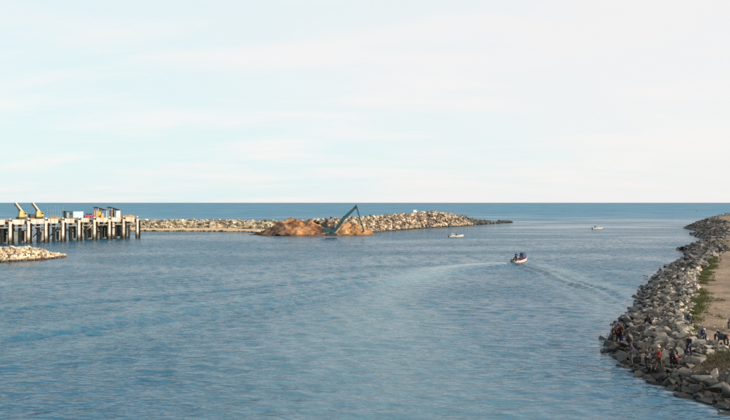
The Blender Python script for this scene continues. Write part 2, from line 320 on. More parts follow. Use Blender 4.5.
# ------------------------------------------------------------------ sea: one sheet to the horizon, fine mesh near, with chop and boat wake
BOAT = P(519, 262.5)
HEAD = R(19)                                # course of the moving boat, clockwise from +Y
def build_sea():
    rs = np.random.RandomState(4)
    x0, x1, y0, y1 = -140.0, 120.0, 30.0, 330.0
    nx, ny = 560, 760
    xs = np.linspace(x0, x1, nx); ys = y0 + (y1 - y0) * (np.linspace(0, 1, ny) ** 1.35)
    X, Y = np.meshgrid(xs, ys); Z = np.zeros_like(X)
    for i in range(34):
        lam = 1.3 * (2.6 ** rs.rand()); k = 2 * math.pi / lam; a = R(-90 + rs.normal(0, 42)); amp = 0.0042 * lam * (0.5 + rs.rand())
        Z += amp * np.sin(k * (math.cos(a) * X + math.sin(a) * Y) + rs.rand() * 6.28)
    # Kelvin wake of the moving boat
    dx, dy = X - BOAT.x, Y - BOAT.y
    s = -(dx * math.sin(HEAD) + dy * math.cos(HEAD)); l = dx * math.cos(HEAD) - dy * math.sin(HEAD)
    l = l + 0.0009 * s * s * 0.0
    slick = np.zeros_like(X); foam = np.zeros_like(X)
    back = np.clip(s / 4.0, 0, 1)
    for tn, ampl, lam, wd in ((0.352, 0.30, 3.0, 2.4), (0.24, 0.07, 4.2, 3.0)):
        q = np.abs(l) - s * tn
        wobble = 0.6 * np.sin(s * 0.21 + l * 0.05)
        env = np.exp(-((q + wobble) / (wd + 0.012 * s)) ** 2) * back * np.exp(-np.maximum(s, 0) / 130.0)
        Z += ampl * env * np.cos(2 * math.pi * (q + wobble) / lam)
        slick = np.maximum(slick, 0.55 * np.exp(-((q - 4.5 + wobble) / 2.6) ** 2) * back * np.exp(-np.maximum(s, 0) / 110.0))
    # smoothed, aerated water in the track behind the boat
    trk = [(0, 0), (-6, -1.5), (-12, -4.5), (-20, -14), (-28, -34), (-33, -60), (-35, -90), (-35, -130)]
    best = np.full(X.shape, 1e9); arc = np.zeros_like(X); acc = 0.0
    for (ax, ay), (bx, by) in zip(trk[:-1], trk[1:]):
        ex, ey = bx - ax, by - ay; ln = math.hypot(ex, ey); wx, wy = dx - ax, dy - ay; tt = np.clip((wx * ex + wy * ey) / ln ** 2, 0, 1)
        dd = np.hypot(wx - tt * ex, wy - tt * ey); mk = dd < best; best = np.where(mk, dd, best); arc = np.where(mk, acc + tt * ln, arc); acc += ln
    best = best + 1.2 * np.sin(X * .11 + Y * .07) * np.clip(arc / 30, 0, 1)
    slick = np.maximum(slick, 1.0 * np.exp(-(best / (1.8 + .085 * arc)) ** 2) * np.exp(-arc / 150.0))
    foam = 0.9 * np.exp(-(best / (0.7 + 0.07 * arc)) ** 2) * np.exp(-arc / 13.0) * np.clip(arc / 1.5, 0, 1)
    # older wakes crossing the channel
    for (ax, ay, bx, by, amp_, wd) in ((-80, 66, 30, 158, 0.13, 1.3), (-110, 92, 34, 170, 0.08, 1.4), (-60, 52, 12, 120, 0.10, 1.2), (30, 60, 36, 140, 0.12, 1.4)):
        ln = math.hypot(bx - ax, by - ay); nxv, nyv = -(by - ay) / ln, (bx - ax) / ln
        q = (X - ax) * nxv + (Y - ay) * nyv + 2.0 * np.sin(((X - ax) * (bx - ax) + (Y - ay) * (by - ay)) / ln * 0.03)
        along = ((X - ax) * (bx - ax) + (Y - ay) * (by - ay)) / (ln * ln)
        env = np.exp(-(q / (wd * 1.7)) ** 2) * np.clip(along * 4, 0, 1) * np.clip((1 - along) * 4, 0, 1)
        Z += amp_ * env * np.cos(2 * math.pi * q / (wd * 2.0))
        slick = np.maximum(slick, 0.22 * np.exp(-((q - 4) / 2.6) ** 2) * np.clip(along * 4, 0, 1) * np.clip((1 - along) * 4, 0, 1))
    fade = np.clip((X - x0) / 25, 0, 1) * np.clip((x1 - X) / 25, 0, 1) * np.clip((Y - y0) / 6, 0, 1) * np.clip((y1 - Y) / 60, 0, 1)
    Z *= fade; slick *= fade
    sdv = np.full(X.size, -99.0); mk = (X.ravel() > 15) ; sdv[mk] = sdist(np.stack([X.ravel()[mk], Y.ravel()[mk]], 1)); sdv = sdv.reshape(X.shape)
    foam = np.maximum(foam, 0.22 * np.exp(-((sdv + 0.5) / 0.7) ** 2)); Z *= np.clip(-sdv / 3.0, 0.25, 1)
    V = np.stack([X.ravel(), Y.ravel(), Z.ravel()], 1)
    idx = np.arange(nx * ny).reshape(ny, nx)
    Q = np.stack([idx[:-1, :-1].ravel(), idx[:-1, 1:].ravel(), idx[1:, 1:].ravel(), idx[1:, :-1].ravel()], 1)
    B = 40000.0; b = len(V)
    ext = np.array([(-B, -400, 0), (x0, -400, 0), (x1, -400, 0), (B, -400, 0), (-B, y0, 0), (x0, y0, 0), (x1, y0, 0), (B, y0, 0),
                    (-B, y1, 0), (x0, y1, 0), (x1, y1, 0), (B, y1, 0), (-B, B, 0), (x0, B, 0), (x1, B, 0), (B, B, 0)])
    q2 = []
    for j in range(3):
        for i in range(3):
            if i == 1 and j == 1: continue
            a = b + j * 4 + i; q2.append((a, a + 1, a + 5, a + 4))
    me = mesh_np('sea', np.vstack([V, ext]), np.vstack([Q, np.array(q2)]), WATER, smooth=True)
    for nm, arr in (('slick', slick), ('foam', foam)):
        at = me.attributes.new(nm, 'FLOAT', 'POINT'); at.data.foreach_set('value', np.concatenate([arr.ravel(), np.zeros(16)]).astype(np.float32))
    tag(link_mesh('sea', me), kind='structure')

# ------------------------------------------------------------------ rocks
def rock_variant(seed, n=13):
    r = random.Random(seed); bm = bmesh.new()
    for _ in range(n):
        p = Vector((r.gauss(0, 1), r.gauss(0, 1), r.gauss(0, 1))).normalized()
        p = Vector([math.copysign(abs(c) ** 0.6, c) for c in p]) * r.uniform(0.75, 1.0); bm.verts.new(p)
    g = bmesh.ops.convex_hull(bm, input=bm.verts)
    bmesh.ops.delete(bm, geom=list({e for e in g['geom_interior'] + g['geom_unused'] if isinstance(e, bmesh.types.BMVert)}), context='VERTS')
    bmesh.ops.triangulate(bm, faces=bm.faces)
    bm.verts.index_update()
    V = np.array([v.co[:] for v in bm.verts]); T = np.array([[v.index for v in f.verts] for f in bm.faces])
    bm.free(); return V, T
VARS = [rock_variant(100 + i, 10 + i % 6) for i in range(16)]
def rotm(e): return np.array(Euler(e).to_matrix())
def join_rocks(items):
    """items: (pos, euler, scale, variant) -> vertices, triangles"""
    Vs = []; Ts = []; b = 0
    for pos, eu, sc_, k in items:
        V, T = VARS[k]; v = (V * np.array(sc_)) @ rotm(eu).T + np.array(pos)
        Vs.append(v); Ts.append(T + b); b += len(v)
    return np.vstack(Vs), np.vstack(Ts)

def ridge(front, inland_pad=6.0, core_drop=0.5):
    """front: list of (x, y, crest z, beach width) along the waterline, left to right. Returns grid of the core and a sampler for rocks."""
    pts = np.array(front, dtype=float); seg = np.hypot(np.diff(pts[:, 0]), np.diff(pts[:, 1])); S = np.concatenate([[0], np.cumsum(seg)])
    n = max(12, int(S[-1] / 2.0)); ss = np.linspace(0, S[-1], n)
    C = np.stack([np.interp(ss, S, pts[:, j]) for j in range(4)], 1)
    T = np.gradient(C[:, :2], axis=0); ker = np.ones(9) / 9
    for j in range(2): T[:, j] = np.convolve(np.pad(T[:, j], 4, 'edge'), ker, 'valid')
    T /= np.linalg.norm(T, axis=1)[:, None]; Nn = np.stack([-T[:, 1], T[:, 0]], 1)
    rows = []
    for i in range(n):
        x, y, zc, bw = C[i]; zc2 = max(zc - core_drop, 0.2); bz = 0.9 if bw > 1 else 0.0
        prof = [(-5, -2.5), (0, -0.05 if bw > 1 else -0.7), (bw * 0.5, bz * 0.7), (bw, bz), (bw + 0.7 * zc, bz + (zc2 - bz) * 0.55), (bw + 1.4 * zc, zc2), (bw + 1.4 * zc + inland_pad, zc2), (bw + 2.6 * zc + inland_pad, zc2 * .3), (bw + 3.2 * zc + inland_pad + 4, -2.5)]
        rows.append([(x + Nn[i, 0] * o, y + Nn[i, 1] * o, z) for o, z in prof])
    G = np.array(rows)
    def sample(u, o_frac):
        """u 0..1 along, o_frac 0 = toe of the rocks, 1 = front of the crest, 1..2 = across the crest"""
        f = u * (n - 1); i = min(int(f), n - 2); a = f - i
        row = G[i] * (1 - a) + G[i + 1] * a
        kk = 1 + o_frac if o_frac < 0 else 3 + o_frac * 2 if o_frac <= 1 else 5 + (o_frac - 1)
        j = min(int(kk), 7); bq = kk - j
        return row[j] * (1 - bq) + row[j + 1] * bq, math.atan2(T[i, 1], T[i, 0])
    return G, sample, S[-1]
def grid_mesh(name, G, m, smooth=True, jitter=0.0, seed=1):
    a, b, _ = G.shape; V = G.reshape(-1, 3).copy()
    if jitter: V += np.random.RandomState(seed).normal(0, jitter, V.shape)
    idx = np.arange(a * b).reshape(a, b)
    Q = np.stack([idx[:-1, :-1].ravel(), idx[1:, :-1].ravel(), idx[1:, 1:].ravel(), idx[:-1, 1:].ravel()], 1)
    return mesh_np(name, V, Q, m, smooth)
def front_from_px(rows, drop=0.0):
    """rows: (px, py waterline, py of the crest line, beach width)"""
    out = []
    for px, pw, pt, bw in rows:
        p = P(px, pw); zc = 3.0
        for _ in range(12):
            d = p.y + bw + 1.4 * zc + 1.5; zc = max(0.5, CH - (pt - HZ) * d / F - drop)
        out.append((p.x, p.y, zc, bw))
    return out
def scatter_ridge(sample, length, n, rmin, rmax, seed, u0=0.0, u1=1.0, omax=1.7, flat=0.75):
    r = random.Random(seed); it = []
    for _ in range(n):
        u = r.uniform(u0, u1); o = r.uniform(-0.1, omax) if r.random() > .15 else r.uniform(-0.14, 0.15); p, a = sample(u, o)
        s = rmin * (rmax / rmin) ** (r.random() ** 1.3)
        it.append(((p[0], p[1], p[2] + s * r.uniform(-0.05, 0.45)), (r.gauss(0, .5), r.gauss(0, .5), r.uniform(0, 6.28)), (s * r.uniform(.9, 1.35), s * r.uniform(.75, 1.0), s * r.uniform(.6, .85)), r.randrange(16)))
    return it

# cream rubble mound beside the pier, left
fr = front_from_px([(-60, 264, 247, 0), (-20, 262.5, 246.5, 0), (10, 262, 246.2, 0), (32, 260.5, 245.5, 0), (48, 259.3, 246.3, 0), (57, 258, 249.3, 0), (62.5, 257.2, 254, 0), (65, 257, 256.4, 0)], 0.35)
G, smp, ln = ridge(fr, 2.5, 0.4)
t = empty('rubble_mound', (fr[0][0], fr[0][1], 0)); tag(t, 'mound of sunlit cream boulders in the water in front of the concrete pier', 'rock mound')
def child(o, par): o.parent = par; o.matrix_parent_inverse = Matrix.Translation(-Vector(par.location)); return o
child(link_mesh('core', grid_mesh('mound_core', G, CORE, True, 0.15)), t)
V, T = join_rocks(scatter_ridge(smp, ln, 1100, 0.36, 0.80, 11, omax=1.9)); o = child(link_mesh('boulders', mesh_np('mound_boulders', V, T, ROCK_CREAM)), t); tag(o, kind='stuff')

# low sand spit with a rough grey stone ridge, from the pier to the sand heaps
fr = front_from_px([(60, 230.5, 219.6, 14), (100, 230.8, 219.4, 14), (138, 231, 219.3, 14), (200, 231.2, 219.2, 14), (240, 231.6, 219.4, 13), (262, 233, 219.6, 16), (300, 234.5, 219.8, 22), (335, 235, 219.0, 18), (358, 234, 218.2, 8), (366, 233, 218.5, 3)], 0.5)
G, smp, ln = ridge(fr, 8.0, 0.5)
spit = link_mesh('sand_spit', grid_mesh('sand_spit', G, BEACH, True, 0.08)); tag(spit, 'low tan sand spit reaching from the pier to the sand heaps', kind='structure')
V, T = join_rocks(scatter_ridge(smp, ln, 1500, 0.5, 1.25, 12, omax=1.8)); o = link_mesh('stones', mesh_np('spit_stones', V, T, ROCK_GREY), spit); tag(o, kind='stuff')

# far breakwater of tan armour stone
fr = front_from_px([(340, 235, 232, 0), (346, 234.8, 224, 0), (354, 234.2, 218.2, 0), (372, 232.6, 216.6, 0), (400, 230, 214.6, 0), (425, 228.2, 212.8, 0), (440, 227.4, 211.4, 0), (456, 226.6, 210.6, 0), (466, 225.8, 213, 0), (476, 225.0, 216, 0), (484, 224.4, 218.6, 0), (496, 223.6, 221, 0), (507, 222.9, 222.3, 0), (512, 222.7, 222.6, 0)], 0.7)
G, smp, ln = ridge(fr, 7.0, 0.7)
t = empty('breakwater', (fr[0][0], fr[0][1], 0)); tag(t, 'long breakwater of tan armour stone ending in dark low rocks behind the small boat', 'breakwater')
child(link_mesh('core', grid_mesh('breakwater_core', G, CORE, True, 0.25)), t)
V, T = join_rocks(scatter_ridge(smp, ln, 2300, 0.6, 1.5, 13, 0.0, 0.70)); o = child(link_mesh('armour_stones', mesh_np('armour_stones', V, T, ROCK_FAR)), t); tag(o, kind='stuff')
V, T = join_rocks(scatter_ridge(smp, ln, 380, 0.7, 1.6, 14, 0.68, 1.0)); o = child(link_mesh('dark_end_stones', mesh_np('dark_end_stones', V, T, ROCK_DARK)), t); tag(o, 'dark low stones at the tip', kind='stuff')
def crest_at(px):
    for i in range(400):
        p, _ = smp(i / 399.0, 1.5)
        if p[0] / p[1] * F + 365 >= px: return p
    return p

# ------------------------------------------------------------------ dredged sand heaps
def heap(name, label, px, py, cones, m, seed, half):
    c = P(px, py, 0.0); rs = np.random.RandomState(seed); n = 90
    xs = np.linspace(-half, half, n); ys = np.linspace(-half * .8, half * .8, n)
    X, Y = np.meshgrid(xs, ys); Z = np.full_like(X, -1.2)
    ph = rs.rand(20) * 6.28
    wob = sum(0.42 / (1 + k * .25) * np.sin((0.35 + .33 * k) * (X * math.cos(k * 1.7) + Y * math.sin(k * 1.7)) + ph[k]) for k in range(9))
    for cx, cy, h, sl, el in cones:
        dd = np.hypot((X - cx) / el, Y - cy); Z = np.maximum(Z, h - sl * np.sqrt(dd ** 2 + 0.5) + wob * np.clip((h - sl * dd + 2.0) / 2.0, 0, 1) * 0.8)
    # gullies down the faces
    ang = np.arctan2(Y, X); Z += (0.22 * np.abs(np.sin(ang * 9 + X * .3)) + 0.14 * np.sin(ang * 21 + Y)) * np.clip(Z / 2, 0, 1); Z += rs.normal(0, .11, Z.shape) * (Z > -.5)
    V = np.stack([X.ravel(), Y.ravel(), Z.ravel()], 1); idx = np.arange(n * n).reshape(n, n)
    Q = np.stack([idx[:-1, :-1].ravel(), idx[:-1, 1:].ravel(), idx[1:, 1:].ravel(), idx[1:, :-1].ravel()], 1)
    keep = Z.ravel()[Q].max(axis=1) > -1.15
    o = link_mesh(name, mesh_np(name, V, Q[keep], m, True), loc=(c.x, c.y, 0)); return tag(o, label, 'sand heap', 'dredged sand heaps')
heap('sand_heap', 'broad heap of reddish brown dredged sand left of the excavator', 294, 234.6, [(-1.5, 1, 7.7, .72, 1.15), (2.0, 0, 7.8, .74, 1.15), (6.5, -1, 6.6, .72, 1.1), (-4.8, 0, 6.4, .7, 1.1), (10, -2, 3.8, .6, 1.1)], SAND_RED, 3, 24)
heap('sand_heap', 'low dark brown sand heap at the left foot of the broad reddish heap', 278, 234.6, [(2.0, -2.8, 5.2, .60, 1.3), (-2, -1, 3.2, .46, 1.3), (6, -3, 3.2, .55, 1.2)], SAND_BROWN, 19, 14)
heap('sand_heap', 'smaller golden sand heap under the raised excavator arm', 349, 234.6, [(-1.5, 1, 5.6, .72, 1.1), (2.5, 0, 4.9, .7, 1.2), (5.5, -.5, 3.0, .6, 1.1)], SAND_TAN, 8, 12)
heap('sand_heap', 'small dull red sand heap just behind the excavator body', 332, 233.2, [(0, 2.5, 6.3, .7, 1.2)], SAND_RED, 14, 10)

# ------------------------------------------------------------------ excavator
def excavator():
    base = P(331.0, 235.9, 0.75)
    e = empty('excavator', base, R(4)); tag(e, 'teal long reach excavator with arm raised between the two sand heaps', 'excavator')
    teal = mat('teal_paint', (0.008, 0.055, 0.068), 0.45, var=0.4, scale=1.2); dark = mat('dark_steel', (0.03, 0.032, 0.035), 0.55, var=0.4); glass = mat('dark_glass', (0.02, 0.03, 0.035), 0.1)
    steel = mat('bright_rod', (0.45, 0.45, 0.45), 0.3, 0.9)
    for sy in (-1.35, 1.35):
        prof = [(-2.5, .45), (-2.2, .1), (-1.9, 0), (1.9, 0), (2.2, .1), (2.5, .45), (2.35, .85), (1.9, 1.0), (-1.9, 1.0), (-2.35, .85)]
        tr = MB().prism(prof, sy - .35, sy + .35).build('track', dark, e, bevel=.03)
        m = MB()
        for x in (-1.9, -.95, 0, .95, 1.9): m.tube([(x, sy - .38, .5), (x, sy + .38, .5)], .3, 10)
        m.build('rollers', teal, tr)
        m = MB()
        for i in range(14): m.box((-2.0 + i * .307, sy, 1.02), (.12, .74, .06))
        m.build('track_shoes', dark, tr)
    MB().box((0, 0, .75), (2.4, 2.0, .5)).tube([(0, 0, .9), (0, 0, 1.3)], .8, 16).build('undercarriage', dark, e)
    MB().prism([(-3.2, 1.3), (1.7, 1.3), (1.7, 1.9), (-.1, 3.0), (-3.2, 3.05)], -1.5, 1.5).build('house', teal, e, bevel=.05)
    MB().prism([(-4.1, 1.35), (-3.22, 1.3), (-3.22, 3.15), (-4.0, 3.0)], -1.45, 1.45).build('counterweight', dark, e, bevel=.06)
    cb = MB().prism([(.1, 1.92), (1.6, 1.92), (1.75, 2.8), (1.35, 3.75), (.1, 3.75)], -1.54, -.35).build('cab', teal, e, bevel=.04)
    MB().prism([(.3, 2.5), (1.55, 2.5), (1.58, 2.85), (1.2, 3.5), (.3, 3.5)], -1.57, -1.545).build('window', glass, cb)
    MB().bar((1.80, -.92, 2.7), (1.44, -.92, 3.6), .85, .04).build('windscreen', glass, cb)
    MB().tube([(-2.2, .6, 2.5), (-2.2, .6, 3.2)], .08).build('exhaust_pipe', dark, e)
    B0, B1, B2 = (1.3, .25, 1.9), (5.6, .25, 7.6), (10.2, .25, 11.7)
    m = MB(); m.bar(B0, B1, .7, 1.2, .65, 1.4); m.bar((5.45, .25, 7.25), B2, .6, 1.35, .5, .9); m.build('boom', teal, e)
    S1 = (12.7, .25, 2.7)
    m = MB(); m.bar((9.9, .25, 12.3), S1, .48, 1.1, .38, .65); m.build('stick', teal, e)
    MB().prism([(12.5, 2.8), (13.0, 2.9), (13.3, 2.2), (13.1, 1.5), (12.4, 1.2), (11.9, 1.5), (12.2, 1.75), (12.7, 2.0)], -.25, .75).build('bucket', dark, e)
    for sy in (-.12, .62): MB().tube([(1.7, sy, 1.7), (3.2, sy, 3.9)], .13).tube([(3.2, sy, 3.9), (4.7, sy, 6.1)], .07).build('boom_cylinder', dark, e)
    MB().tube([(6.2, .25, 8.6), (8.3, .25, 10.6)], .13).tube([(8.3, .25, 10.6), (9.85, .25, 12.2)], .07).build('stick_cylinder', steel, e)
    MB().tube([(10.6, .5, 9.6), (12.3, .5, 4.4)], .1).bar((12.3, .5, 4.4), (13.05, .35, 2.85), .12).build('bucket_cylinder', dark, e)
excavator()

# ------------------------------------------------------------------ concrete pier
PA = P(9.7, 244.3); PB = P(137, 238.0)
PU = (PB - PA).normalized(); PN = Vector((-PU.y, PU.x, 0)); PANG = math.atan2(PU.y, PU.x); BAY = (PB - PA).length / 8.0
def pier_at(px, yl, z=8.32):
    r = Vector(((px - 365) / F, 1.0)); a = PA.xy + PN.xy * yl
    # a + u x = t r
    det = PU.x * (-r.y) - PU.y * (-r.x); bx, by = -a.x, -a.y
    x = (bx * (-r.y) - by * (-r.x)) / det
    p = PA + PU * x + PN * yl; p.z = z; return p
def pier():
    t = empty('concrete_pier', PA, PANG); tag(t, 'long concrete pier on columns with black uprights, running in from the left edge', 'pier')
    col = MB().box((0, 0, 2.0), (.95, .9, 9.2)).mesh('column', CONC, bevel=.04)
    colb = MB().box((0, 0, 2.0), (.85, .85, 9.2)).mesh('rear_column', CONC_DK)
    cap = MB().box((0, 5.0, 7.1), (1.15, 11.0, 1.0)).mesh('cap_beam', CONC, bevel=.04)
    upr = MB().box((0, 0, 3.4), (.7, .6, 7.0)).box((0, .1, 6.95), (1.0, .5, .3)).mesh('black_upright', MATT_BLACK, bevel=.05)  # tall black box standing beside each front column
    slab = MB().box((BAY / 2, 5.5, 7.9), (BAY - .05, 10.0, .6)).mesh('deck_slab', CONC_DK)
    top = MB().box((BAY / 2, 5.3, 8.23), (BAY - .02, 10.8, .07)).mesh('deck_topping', DECKM)
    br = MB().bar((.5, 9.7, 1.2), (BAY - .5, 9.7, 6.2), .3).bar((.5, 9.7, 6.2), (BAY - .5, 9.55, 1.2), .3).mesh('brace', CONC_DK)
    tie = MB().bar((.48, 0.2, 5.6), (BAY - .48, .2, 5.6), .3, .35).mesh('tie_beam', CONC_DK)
    rr = random.Random(5)
    for k in range(-5, 9):
        x = k * BAY
        link_mesh('column', col, t, (x, 0, 0)); link_mesh('rear_column', colb, t, (x + rr.uniform(-.2, .2), 9.7, 0)); link_mesh('rear_column', colb, t, (x + rr.uniform(-.3, .3), 5.0, 0))
        link_mesh('cap_beam', cap, t, (x, 0, 0)); link_mesh('black_upright', upr, t, (x + .82, -.32, 0))
        if k < 8:
            link_mesh('deck_slab', slab, t, (x, 0, 0)); link_mesh('deck_topping', top, t, (x, 0, 0))
            if k % 3 != 1: link_mesh('brace', br, t, (x, 0, 0))
            ln = BAY * (.50 + .2 * rr.random()) if k not in (1, 5) else BAY - 1.3
            MB().box((.6 + ln / 2, -.42, 7.42 + rr.uniform(-.1, .1)), (ln, .35, 1.6)).build('fascia_panel', CONC, t, bevel=.03, loc=(x, 0, 0))
            link_mesh('tie_beam', tie, t, (x, 0, 0))
            for q in range(3):
                hh = rr.uniform(2.6, 5.6); yq = (8.8, 7.2, 4.2)[q]
                MB().box((0, yq, (.6 if q else .2) + hh / 2), (BAY * rr.uniform(.16, .5), .25, hh)).build('rear_wall_panel', (CONC_DK, CONC_GREEN, CONC)[rr.choice((0, 0, 1, 1, 2))], t, loc=(x + rr.uniform(.3, .7) * BAY, 0, 0))
        MB().box((0, -.1, 8.42), (.7, .5, .5)).build('bollard_block', CONC, t, loc=(x, 0, 0))
pier()

def pier_crane(px, label):
    c = empty('deck_crane', pier_at(px, 3.0), PANG); tag(c, label, 'crane', 'yellow cranes on the pier deck')
    yel = mat('worn_yellow', (0.46, 0.30, 0.08), 0.6, var=0.4); dk = mat('dark_steel', (0.03, 0.032, 0.035)); wh = mat('chalk_white', (0.55, 0.53, 0.48), 0.6)
    MB().box((.2, 0, .35), (2.6, 2.0, .7)).build('carriage', dk, c, bevel=.05)
    MB().box((.2, 0, 1.75), (2.1, 1.7, 2.1), taper=.6).build('turret', yel, c, bevel=.06)
    cb = MB().box((1.3, -.5, 1.6), (1.0, .9, 1.4)).build('cab', yel, c, bevel=.05); MB().box((1.3, -.965, 1.85), (.7, .03, .6)).build('window', mat('dark_glass', (0.02, 0.03, 0.035), 0.1), cb)
    a = Vector((1.0, 0, 1.9)); b = Vector((-1.9, 0, 5.6)); m1 = MB(); m2 = MB(); nseg = 7
    m1.bar(a, b, .45, .3, .3, .22); m1.build('boom', yel, c)
    d = (b - a); nrm = Vector((d.z, 0, -d.x)).normalized()
    m2.bar(a + d * .12 + nrm * .26, b + nrm * .2, .45, .22); m2.build('boom_top_plate', wh, c)
    m = MB(); m.bar(a - nrm * .29, b - nrm * .24, .45, .3); m.build('boom_underside', dk, c)
    MB().tube([(.1, 0, 1.2), (-1.0, 0, 3.9)], .12).build('luffing_cylinder', dk, c)
    MB().tube([b, b + Vector((-.1, 0, -1.0))], .03, 5).box(b + Vector((-.1, 0, -1.1)), (.2, .2, .3)).build('hook', dk, c)
pier_crane(20.5, 'leftmost yellow crane with raised boom on the pier deck')
pier_crane(37.5, 'yellow crane with raised boom, second from the left on the pier deck')
m = MB().box((0, 0, .9), (1.7, 1.3, 1.5)).mesh('generator_body', mat('dark_steel', (0.03, 0.032, 0.035)), bevel=.08)
g = empty('generator', pier_at(31.5, 3.2), PANG); tag(g, 'small black generator box between the two cranes on the pier', 'generator')
link_mesh('body', m, g); MB().box((0, 0, .1), (1.9, 1.4, .16)).build('skid', mat('worn_yellow', (0.46, 0.30, 0.08)), g); MB().tube([(.5, 0, 1.6), (.5, 0, 2.1)], .07).build('exhaust_pipe', mat('bright_rod', (0.45, 0.45, 0.45), 0.3, 0.9), g)
rr = random.Random(9)
for i, px in enumerate((47.5, 50.5, 53, 55.5, 58, 60.5, 63)):
    h = rr.uniform(3.4, 5.0); o = MB().tube([(0, 0, 0), (rr.uniform(-.1, .1), 0, h)], [.07, .05], 6).box((0, 0, .08), (.4, .4, .16)).build('steel_pole', mat('grey_pole', (0.22, 0.23, 0.24), 0.6), loc=pier_at(px, 2.0 + (i % 3), 8.26))
    tag(o, ['leftmost thin grey pole in the row on the pier beside the dark cabin', 'second thin grey pole from the left in the row on the pier', 'third thin grey pole from the left in the row on the pier', 'middle thin grey pole of the seven in the row on the pier', 'thin grey pole on the pier, third from the dark cabin', 'thin grey pole on the pier, second from the dark cabin', 'thin grey pole on the pier right beside the dark cabin'][i], 'pole', 'upright poles on the pier deck')
c = empty('site_cabin', pier_at(67.5, 3.4), PANG); tag(c, 'dark blue green cabin with flat roof on the pier beside the poles', 'cabin')
nav = mat('dark_teal_sheet', (0.03, 0.07, 0.09), 0.6); MB().box((0, 0, 1.25), (2.6, 2.2, 2.5)).build('wall', nav, c, bevel=.03); MB().box((0, 0, 2.58), (3.0, 2.6, .14)).build('roof', nav, c)
MB().box((-.5, -1.115, 1.0), (.8, .03, 1.9)).build('door', mat('door_grey', (.2, .22, .22)), c); MB().box((.7, -1.115, 1.6), (.7, .03, .7)).build('window', mat('dark_glass', (0.02, 0.03, 0.035), 0.1), c)
c = empty('shipping_container', pier_at(76.5, 3.2), PANG); tag(c, 'pale blue white shipping container on the pier deck', 'container')
pb = mat('pale_blue_paint', (0.34, 0.46, 0.52), 0.6, var=.3)
MB().box((0, 0, 1.2), (4.2, 2.3, 2.3)).build('body', pb, c, bevel=.04)
for i in range(10): MB().box((-1.85 + i * .41, -1.17, 1.2), (.16, .06, 2.0)).build('rib', pb, c)
MB().box((2.115, -.5, 1.2), (.03, .9, 2.1)).build('door', mat('door_grey', (.2, .22, .22)), c)
# small red pickup on the pier
def vehicle(name, label, loc, rz, colr, cat, van=False):
    t = empty(name, loc, rz); tag(t, label, cat)
    body = mat(name + '_paint', colr, .4, var=.2); gl = mat('dark_glass', (0.02, 0.03, 0.035), 0.1); dk = mat('matt_black', (0.018, 0.018, 0.02))
    if van: prof = [(-2.1, .4), (2.1, .4), (2.2, .9), (1.7, 1.1), (1.25, 1.75), (1.0, 1.85), (-2.0, 1.85), (-2.15, 1.6)]
    else: prof = [(-2.2, .4), (2.1, .4), (2.2, .95), (1.2, 1.05), (.7, 1.65), (-.5, 1.65), (-.7, 1.05), (-2.2, 1.05)]
    MB().prism(prof, -.85, .85).build('body', body, t, bevel=.04)
    MB().prism([(.75, 1.08), (1.15, 1.08), (.68, 1.6), (-.4, 1.6), (-.55, 1.08)] if not van else [(.2, 1.15), (1.45, 1.15), (1.1, 1.7), (.2, 1.7)], -.865, .865).build('side_window', gl, t)
    for x in (-1.35, 1.35):
        for s in (-1, 1):
            wh_ = MB().torus((0, 0, 0), .25, .11, n=14).build('wheel', dk, t, loc=(x, s * .78, .35)); MB().tube([(0, -.06, 0), (0, .06, 0)], .17, 10).build('rim', mat('bright_rod', (0.45, 0.45, 0.45)), wh_)
    for s in (-1, 1): MB().box((2.19, s * .6, .75), (.06, .3, .16)).build('headlight', mat('chalk_white', (0.55, 0.53, 0.48)), t)
vehicle('pickup_truck', 'small crimson pickup truck on the pier between container and shelters', pier_at(88.5, 3.2, 8.27), PANG, (0.30, 0.03, 0.07), 'pickup truck')
def shelter(px, label, w_, wall_right):
    t = empty('deck_shelter', pier_at(px, 3.0, 8.27), PANG); tag(t, label, 'shelter', 'lean-to shelters on the pier')
    brn = mat('rusty_sheet', (0.10, 0.075, 0.065), 0.8, var=.5); ora = mat('orange_timber', (0.55, 0.27, 0.06), 0.7); wht = mat('chalk_white', (0.55, 0.53, 0.48)); drk = mat('dark_steel', (0.03, 0.032, 0.035))
    MB().bar((-w_ / 2 - .5, 0, 4.0), (w_ / 2 + .4, 0, 2.75), 3.2, .14).build('roof', brn, t)
    for x, h in ((-w_ / 2, 3.75), (w_ / 2, 2.75)):
        for y in (-1.2, 1.2): MB().box((x, y, h / 2), (.2, .2, h)).build('post', ora if x < 0 else wht, t)
    MB().box((-.3, .9, 1.5), (w_ * .55, .1, 2.6)).build('back_wall', ora if not wall_right else drk, t)
    if wall_right: MB().box((w_ * .28, -1.15, 1.25), (w_ * .42, .1, 2.5)).build('front_wall', wht, t)
    else: MB().box((.2, -.6, .6), (1.0, .7, 1.2)).build('bench', ora, t)
shelter(100.5, 'lean-to shelter with dark sloping roof and orange timber inside on the pier', 3.6, False)
shelter(114.0, 'lean-to shelter with white front wall nearest the seaward end of the pier', 3.6, True)
